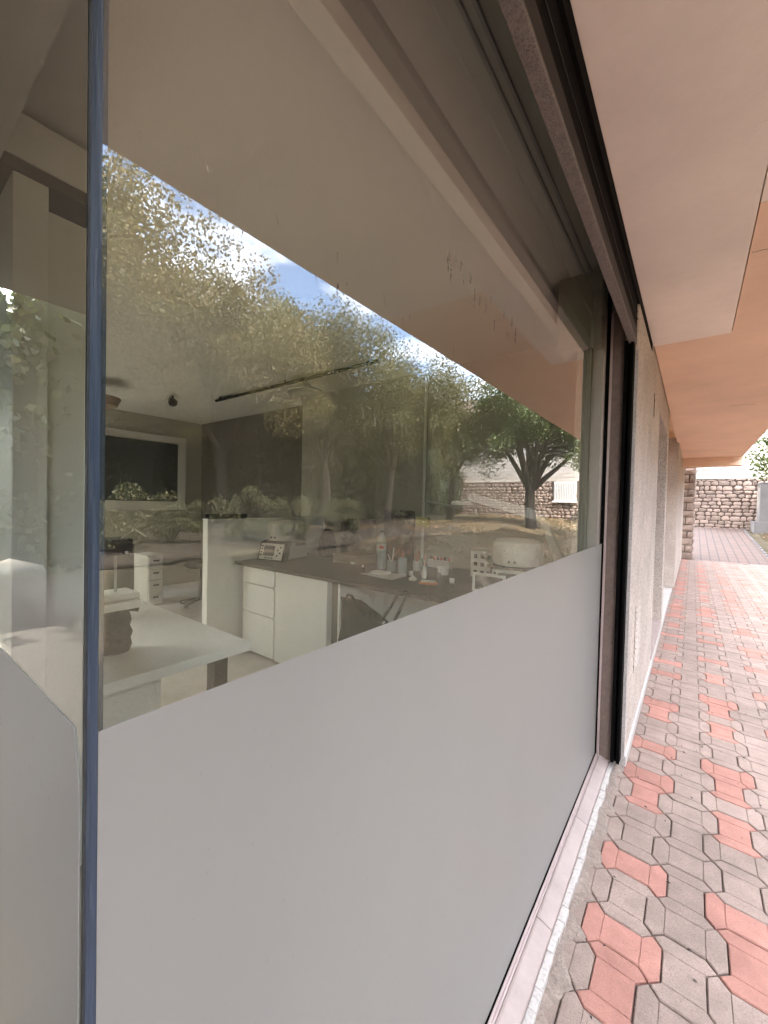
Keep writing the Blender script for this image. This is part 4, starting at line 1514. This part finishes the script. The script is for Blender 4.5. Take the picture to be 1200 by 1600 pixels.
cup('tool_glass', 'grey glass holding pale tools right of the water bottle', -1.68, 2.88, 0.04, 0.095, 'plastic_grey', 'tool holder', 5, 2, 'plastic_white')
cup('brush_cup', 'white cup of pencils and brushes below the taller print', -1.55, 3.10, 0.042, 0.085, 'plastic_white', 'pencil cup', 7, 5)
cup('brush_glass', 'dark glass full of small brushes beside the glue bottle', -1.36, 2.90, 0.030, 0.075, 'plastic_grey', 'brush holder', 9, 8, 'device_dark')
cup('small_bowl', 'white round pot at the back of the worktop', -1.28, 3.08, 0.055, 0.06, 'plastic_white', 'bowl')
cup('bottle_cap', 'small white cap near the front of the worktop', -1.037, 2.79, 0.022, 0.035, 'plastic_white', 'cap')
cup('jar', 'tiny white jar behind the orange sponge', -1.45, 2.845, 0.018, 0.035, 'plastic_white', 'jar')


def dropper(label, x, y, h, m):
    t = thing('glue_bottle', label, 'bottle', (x, y, CT))
    b = MB(); b.lathe([(0.018, 0), (0.02, 0.004), (0.02, h * .5), (0.014, h * .6), (0.007, h * .64)], (x, y, CT + .0005), 14); b.build('body', m, t, smooth=True)
    b = MB(); b.lathe([(0.011, h * .642), (0.008, h * .9), (0.003, h)], (x, y, CT + .0005), 12); b.build('cap', 'plastic_white', t, smooth=True)


dropper('white glue bottle with pointed cap behind the orange sponge', -1.294, 2.80, 0.11, 'plastic_white')
dropper('tiny white tipped bottle at the left of the flat papers', -1.84, 2.68, 0.065, 'device_dark')
dropper('small clear vial beside the white pot', -1.20, 2.87, 0.085, 'plastic_grey')
t = thing('paper_stack', 'flat grey sheets with white pads on the worktop', 'papers', (-1.6, 2.66, CT))
b = MB(); b.prism([(-1.79, 2.60), (-1.44, 2.55), (-1.45, 2.78), (-1.72, 2.80)], 2, CT + .0005, CT + .008); b.build('sheet', 'lamp_grey', t)
box('pad', 'plastic_white', t, -1.72, -1.58, 2.63, 2.74, CT + .009, CT + .03, 0.002)
box('pad', 'paper', t, -1.60, -1.52, 2.585, 2.625, CT + .009, CT + .016, 0.001)
t = thing('orange_sponge', 'small orange and white sponge near the front of the worktop', 'sponge', (-1.135, 2.59, CT))
b = MB(); b.prism([(-1.20, 2.575), (-1.08, 2.615), (-1.09, 2.66), (-1.21, 2.62)], 2, CT + .0005, CT + .018); b.build('pad', 'plastic_orange', t, 0.003)
b = MB(); b.prism([(-1.19, 2.585), (-1.09, 2.62), (-1.10, 2.655), (-1.20, 2.615)], 2, CT + .0185, CT + .032); b.build('top_layer', 'paper', t, 0.004)
t = thing('crumpled_tissue', 'small crumpled grey scrap left of the orange sponge', 'tissue', (-1.31, 2.66, CT))
b = MB(); b.lathe([(0.028, 0), (0.036, 0.012), (0.018, 0.03), (0.004, 0.042)], (-1.31, 2.66, CT + .0005), 7); b.build('scrap', 'paper', t)
t = thing('cap_rack', 'white rack with a row of dark round caps at the back of the worktop', 'rack', (-1.49, 3.40, CT))
box('rack_body', 'plastic_white', t, -1.60, -1.37, 3.36, 3.44, CT + .0005, CT + .07, 0.003)
for k in range(6):
    MB().lathe([(0.014, 0), (0.014, 0.03)], (-1.585 + k * 0.039, 3.40, CT + .0712), 12).build('cap', 'plastic_pink' if k % 2 else 'device_dark', t)
t = thing('drawer_box', 'pale storage box with dark label squares beside the right centrifuge', 'box', (-1.0, 3.25, CT))
box('box_body', 'device_white', t, -1.06, -0.86, 3.16, 3.40, CT + .0005, 1.12, 0.004)
for r_ in range(3):
    for c in range(3):
        x = -1.03 + c * 0.06; z = CT + 0.03 + r_ * 0.066
        box('label_square', 'device_dark', t, x, x + 0.03, 3.1575, 3.1595, z, z + 0.03)
t = thing('picture_frame', 'small white frame leaning in front of the right centrifuge', 'frame', (-0.72, 2.70, CT))
FX0, FX1, FZ0, FZ1, FY = -0.795, -0.56, CT + .001, 1.035, 2.625
for a in ((FX0, FX0 + .018, FZ0, FZ1), (FX1 - .018, FX1, FZ0, FZ1), (FX0 + .0182, FX1 - .0182, FZ1 - .018, FZ1), (FX0 + .0182, FX1 - .0182, FZ0, FZ0 + .018)):
    box('frame_bar', 'white_edge', t, a[0], a[1], FY, FY + 0.014, a[2], a[3], 0.002)
box('picture', 'poster_a', t, FX0 + .0185, FX1 - .0185, FY + .006, FY + .010, FZ0 + .0185, FZ1 - .0185)

# handbag with straps
t = thing('handbag', 'dark brown leather handbag with long straps hung at the worktop edge', 'handbag', (-1.36, 2.22, 0.45))
bm = bmesh.new()
secs = [(0.44, 0.21, 0.085, -1.37), (0.50, 0.235, 0.095, -1.37), (0.60, 0.235, 0.085, -1.375), (0.70, 0.215, 0.06, -1.39), (0.76, 0.20, 0.035, -1.41), (0.80, 0.17, 0.018, -1.46)]
rings = []
for z, a, d, cx in secs:
    ring = []
    for k in range(20):
        an = 2 * math.pi * k / 20
        q = 1 / (abs(math.cos(an)) ** 4 + abs(math.sin(an)) ** 4) ** 0.25
        wob = 1 + 0.06 * math.sin(3 * an + z * 20)
        sag = 0.05 * (max(0, math.cos(an))) * (z - 0.44) / 0.36
        ring.append(bm.verts.new((cx + a * q * math.cos(an) * wob, 2.20 + d * q * math.sin(an) * wob, z - sag * 1.6)))
    rings.append(ring)
for r0, r1 in zip(rings[:-1], rings[1:]):
    for k in range(20):
        bm.faces.new((r0[k], r0[(k + 1) % 20], r1[(k + 1) % 20], r1[k]))
bm.faces.new(list(reversed(rings[0])))
bm.faces.new(rings[-1])
me = bpy.data.meshes.new('bag_body'); bm.to_mesh(me); bm.free()
me.materials.append(MATS['leather'])
me.polygons.foreach_set('use_smooth', [True] * len(me.polygons))
o = bpy.data.objects.new('bag_body', me); COL.objects.link(o); put(o, t)
MB().tube([(-1.56, 2.17, .79), (-1.53, 2.15, .845), (-1.48, 2.14, .84), (-1.43, 2.14, .78), (-1.36, 2.14, .725)], 0.011, 7).build('strap', 'leather', t, smooth=True)
MB().tube([(-1.22, 2.16, .72), (-1.17, 2.17, .80), (-1.12, 2.20, .90), (-1.09, 2.25, .915), (-1.07, 2.24, .90), (-1.09, 2.19, .82), (-1.13, 2.17, .72)], 0.010, 7).build('strap', 'leather', t, smooth=True)
MB().tube([(-1.33, 2.15, .70), (-1.31, 2.14, .77), (-1.27, 2.14, .72), (-1.2, 2.15, .69)], 0.010, 7).build('strap', 'leather', t, smooth=True)
MB().tube([(-1.2, 2.139, .70), (-1.185, 2.137, .715)], 0.008, 8).build('buckle', 'lamp_grey', t)

# conduit with green box, swing arm
t = thing('conduit', 'white wall conduit with a green junction box right of the prints', 'conduit', (-1.735, 3.48, 0.9))
MB().tube([(-1.735, 3.478, CT + .002), (-1.735, 3.478, 1.278)], 0.014, 8).build('pipe', 'white_lam', t)
MB().tube([(-1.735, 3.478, 1.372), (-1.735, 3.478, 2.828)], 0.014, 8).build('pipe', 'white_lam', t)
bx_ = box('junction_box', 'green_box', t, -1.80, -1.665, 3.44, 3.495, 1.28, 1.37, 0.006)
MB().tube([(-1.735, 3.4395, 1.325), (-1.735, 3.437, 1.325)], 0.008, 10).build('switch', 'device_dark', bx_)
t = thing('swing_arm', 'thin grey swing arm reaching out from the wall conduit', 'bracket', (-1.7, 3.45, 1.52))
MB().tube([(-1.71, 3.462, 1.53), (-1.40, 3.38, 1.49), (-1.10, 3.30, 1.445)], 0.013, 8).build('arm', 'lamp_grey', t, smooth=True)
MB().tube([(-1.10, 3.30, 1.425), (-1.10, 3.30, 1.47)], 0.018, 10).build('end_joint', 'lamp_grey', t)

# articulated white lamp
t = thing('bench_lamp', 'white articulated bench lamp arm over the right centrifuge', 'lamp', (-0.27, 3.06, CT))
b = MB(); b.lathe([(0.07, 0), (0.07, 0.015), (0.025, 0.03), (0.02, 0.06)], (-0.27, 3.06, CT + .0005), 18); b.build('base', 'white_edge', t, smooth=True)
J0, J1, J2 = Vector((-0.27, 3.06, CT + .05)), Vector((-0.455, 3.05, 1.428)), Vector((-1.0, 3.03, 1.562))


def arm(name, a, c, w, hgt, m):
    d = (c - a).normalized()
    side = Vector((0, 1, 0)); n_ = d.cross(side).normalized()
    b = MB()
    vs = []
    for q, k in ((a, 1.0), (c, 0.8)):
        for sx_, sy_ in ((-1, -1), (1, -1), (1, 1), (-1, 1)):
            vs.append(q + side * sx_ * w * k / 2 + n_ * sy_ * hgt * k / 2)
    b.add(vs, [(0, 3, 2, 1), (4, 5, 6, 7), (0, 1, 5, 4), (1, 2, 6, 5), (2, 3, 7, 6), (3, 0, 4, 7)])
    return b.build(name, m, t, 0.004)


arm('lower_arm', J0, J1, 0.045, 0.062, 'white_edge')
arm('upper_arm', J1, J2, 0.045, 0.075, 'white_edge')
MB().tube([J1 - Vector((0, .028, 0)), J1 + Vector((0, .028, 0))], 0.04, 16).build('elbow', 'white_edge', t, 0.003)
MB().tube([J2 - Vector((0, .024, 0)), J2 + Vector((0, .024, 0))], 0.032, 16).build('wrist', 'white_edge', t, 0.003)
b = MB(); b.lathe([(0.085, 0), (0.09, 0.012), (0.08, 0.03), (0.02, 0.036)], (-1.09, 3.03, 1.50), 22); b.build('lamp_head', 'white_edge', t, smooth=True)
MB().tube([J2, (-1.09, 3.03, 1.535)], 0.012, 8).build('neck', 'lamp_grey', t)
MB().tube([J2 + Vector((-.02, 0, .03)), (-1.05, 3.03, 1.64), (-1.11, 3.03, 1.63), (-1.12, 3.03, 1.54)], 0.004, 6).build('cable', 'lamp_grey', t, smooth=True)

# ceiling track and pendant
t = thing('ceiling_track', 'black lighting track running across the ceiling', 'track', (-3.2, 2.9, 2.79))
box('rail', 'black_metal', t, -4.6, -1.87, 2.885, 2.915, 2.775, 2.80, 0.002)
for x in (-4.5, -3.2, -1.95):
    MB().tube([(x, 2.9, 2.801), (x, 2.9, 2.829)], 0.008, 6).build('bracket', 'black_metal', t)
t = thing('pendant_lamp', 'grey conical pendant lamp hanging below the black track', 'lamp', (-2.86, 2.9, 2.6))
b = MB(); b.lathe([(0.19, 0), (0.188, 0.012), (0.10, 0.055), (0.05, 0.075), (0.035, 0.105), (0.0, 0.11)], (-2.86, 2.9, 2.64), 26); b.build('shade', 'lamp_grey', t, smooth=True)
MB().tube([(-2.86, 2.9, 2.745), (-2.86, 2.9, 2.774)], 0.006, 6).build('cord', 'black_metal', t)
t = thing('ceiling_spot', 'small black spotlight near the far wall', 'spotlight', (-4.99, 2.53, 2.75))
MB().tube([(-4.99, 2.53, 2.829), (-4.99, 2.53, 2.77)], 0.012, 8).build('stem', 'black_metal', t)
b = MB(); b.tube([(-5.03, 2.53, 2.78), (-4.92, 2.50, 2.725)], [0.035, 0.055], 14); b.build('head', 'device_dark', t)
t = thing('bowl_lamp', 'brown shallow bowl lamp hanging left of the spotlight', 'lamp', (-5.0, 1.72, 2.55))
b = MB(); b.lathe([(0.05, 0), (0.17, 0.04), (0.21, 0.13), (0.205, 0.135)], (-5.0, 1.72, 2.50), 22); b.build('bowl', 'wood_case', t, smooth=True)
MB().tube([(-5.0, 1.72, 2.634), (-5.0, 1.72, 2.829)], 0.006, 6).build('cord', 'black_metal', t)

# far wall furniture
t = thing('wall_screen', 'large dark screen in a pale frame on the far wall', 'screen', (-6.55, 2.6, 1.7))
box('screen_panel', 'screen', t, -6.597, -6.555, 1.9, 3.36, 1.45, 2.41, 0.003)
for a in ((1.8, 3.50, 2.42, 2.53), (3.365, 3.50, 1.30, 2.4195), (1.8, 3.3645, 1.30, 1.445)):
    box('frame_bar', 'ceiling_paint', t, -6.597, -6.56, a[0], a[1], a[2], a[3], 0.003)
t = thing('low_cupboard', 'long low brown cupboard in front of the far wall', 'cupboard', (-5.0, 1.4, 0.03))
box('carcass', 'wall_dark', t, -5.20, -4.85, 0.8, 2.04, 0.031, 0.95, 0.004)
box('cupboard_top', 'wall_paint', t, -5.22, -4.82, 0.78, 2.06, 0.951, 1.00, 0.004)
t = thing('drawer_chest', 'narrow chest with four drawers beside the low cupboard', 'chest', (-5.45, 2.5, 0.03))
box('carcass', 'wall_paint', t, -5.80, -5.37, 2.405, 2.60, 0.031, 0.72, 0.003)
for k in range(4):
    z0 = 0.06 + k * 0.165
    d = box('drawer', 'ceiling_paint', t, -5.3695, -5.355, 2.415, 2.59, z0, z0 + 0.155, 0.003)
    box('handle', 'device_dark', d, -5.3545, -5.335, 2.47, 2.54, z0 + 0.085, z0 + 0.105, 0.003)
t = thing('stool', 'dark padded work stool behind the white partition', 'stool', (-5.0, 2.95, 0.03))
b = MB(); b.lathe([(0.18, 0.56), (0.21, 0.58), (0.20, 0.635), (0.12, 0.65)], (-5.0, 2.95, 0), 20); b.build('seat', 'leather', t, smooth=True)
MB().tube([(-5.0, 2.95, 0.12), (-5.0, 2.95, 0.558)], 0.03, 10).build('column', 'device_dark', t)
for k in range(5):
    a = 2 * math.pi * k / 5
    MB().tube([(-5.0, 2.95, 0.12), (-5.0 + .26 * math.cos(a), 2.95 + .26 * math.sin(a), 0.065)], [0.022, 0.014], 7).build('leg', 'device_dark', t)
    MB().tube([(-5.0 + .26 * math.cos(a) - .012, 2.95 + .26 * math.sin(a), 0.056), (-5.0 + .26 * math.cos(a) + .012, 2.95 + .26 * math.sin(a), 0.056)], 0.025, 10).build('castor', 'device_dark', t)
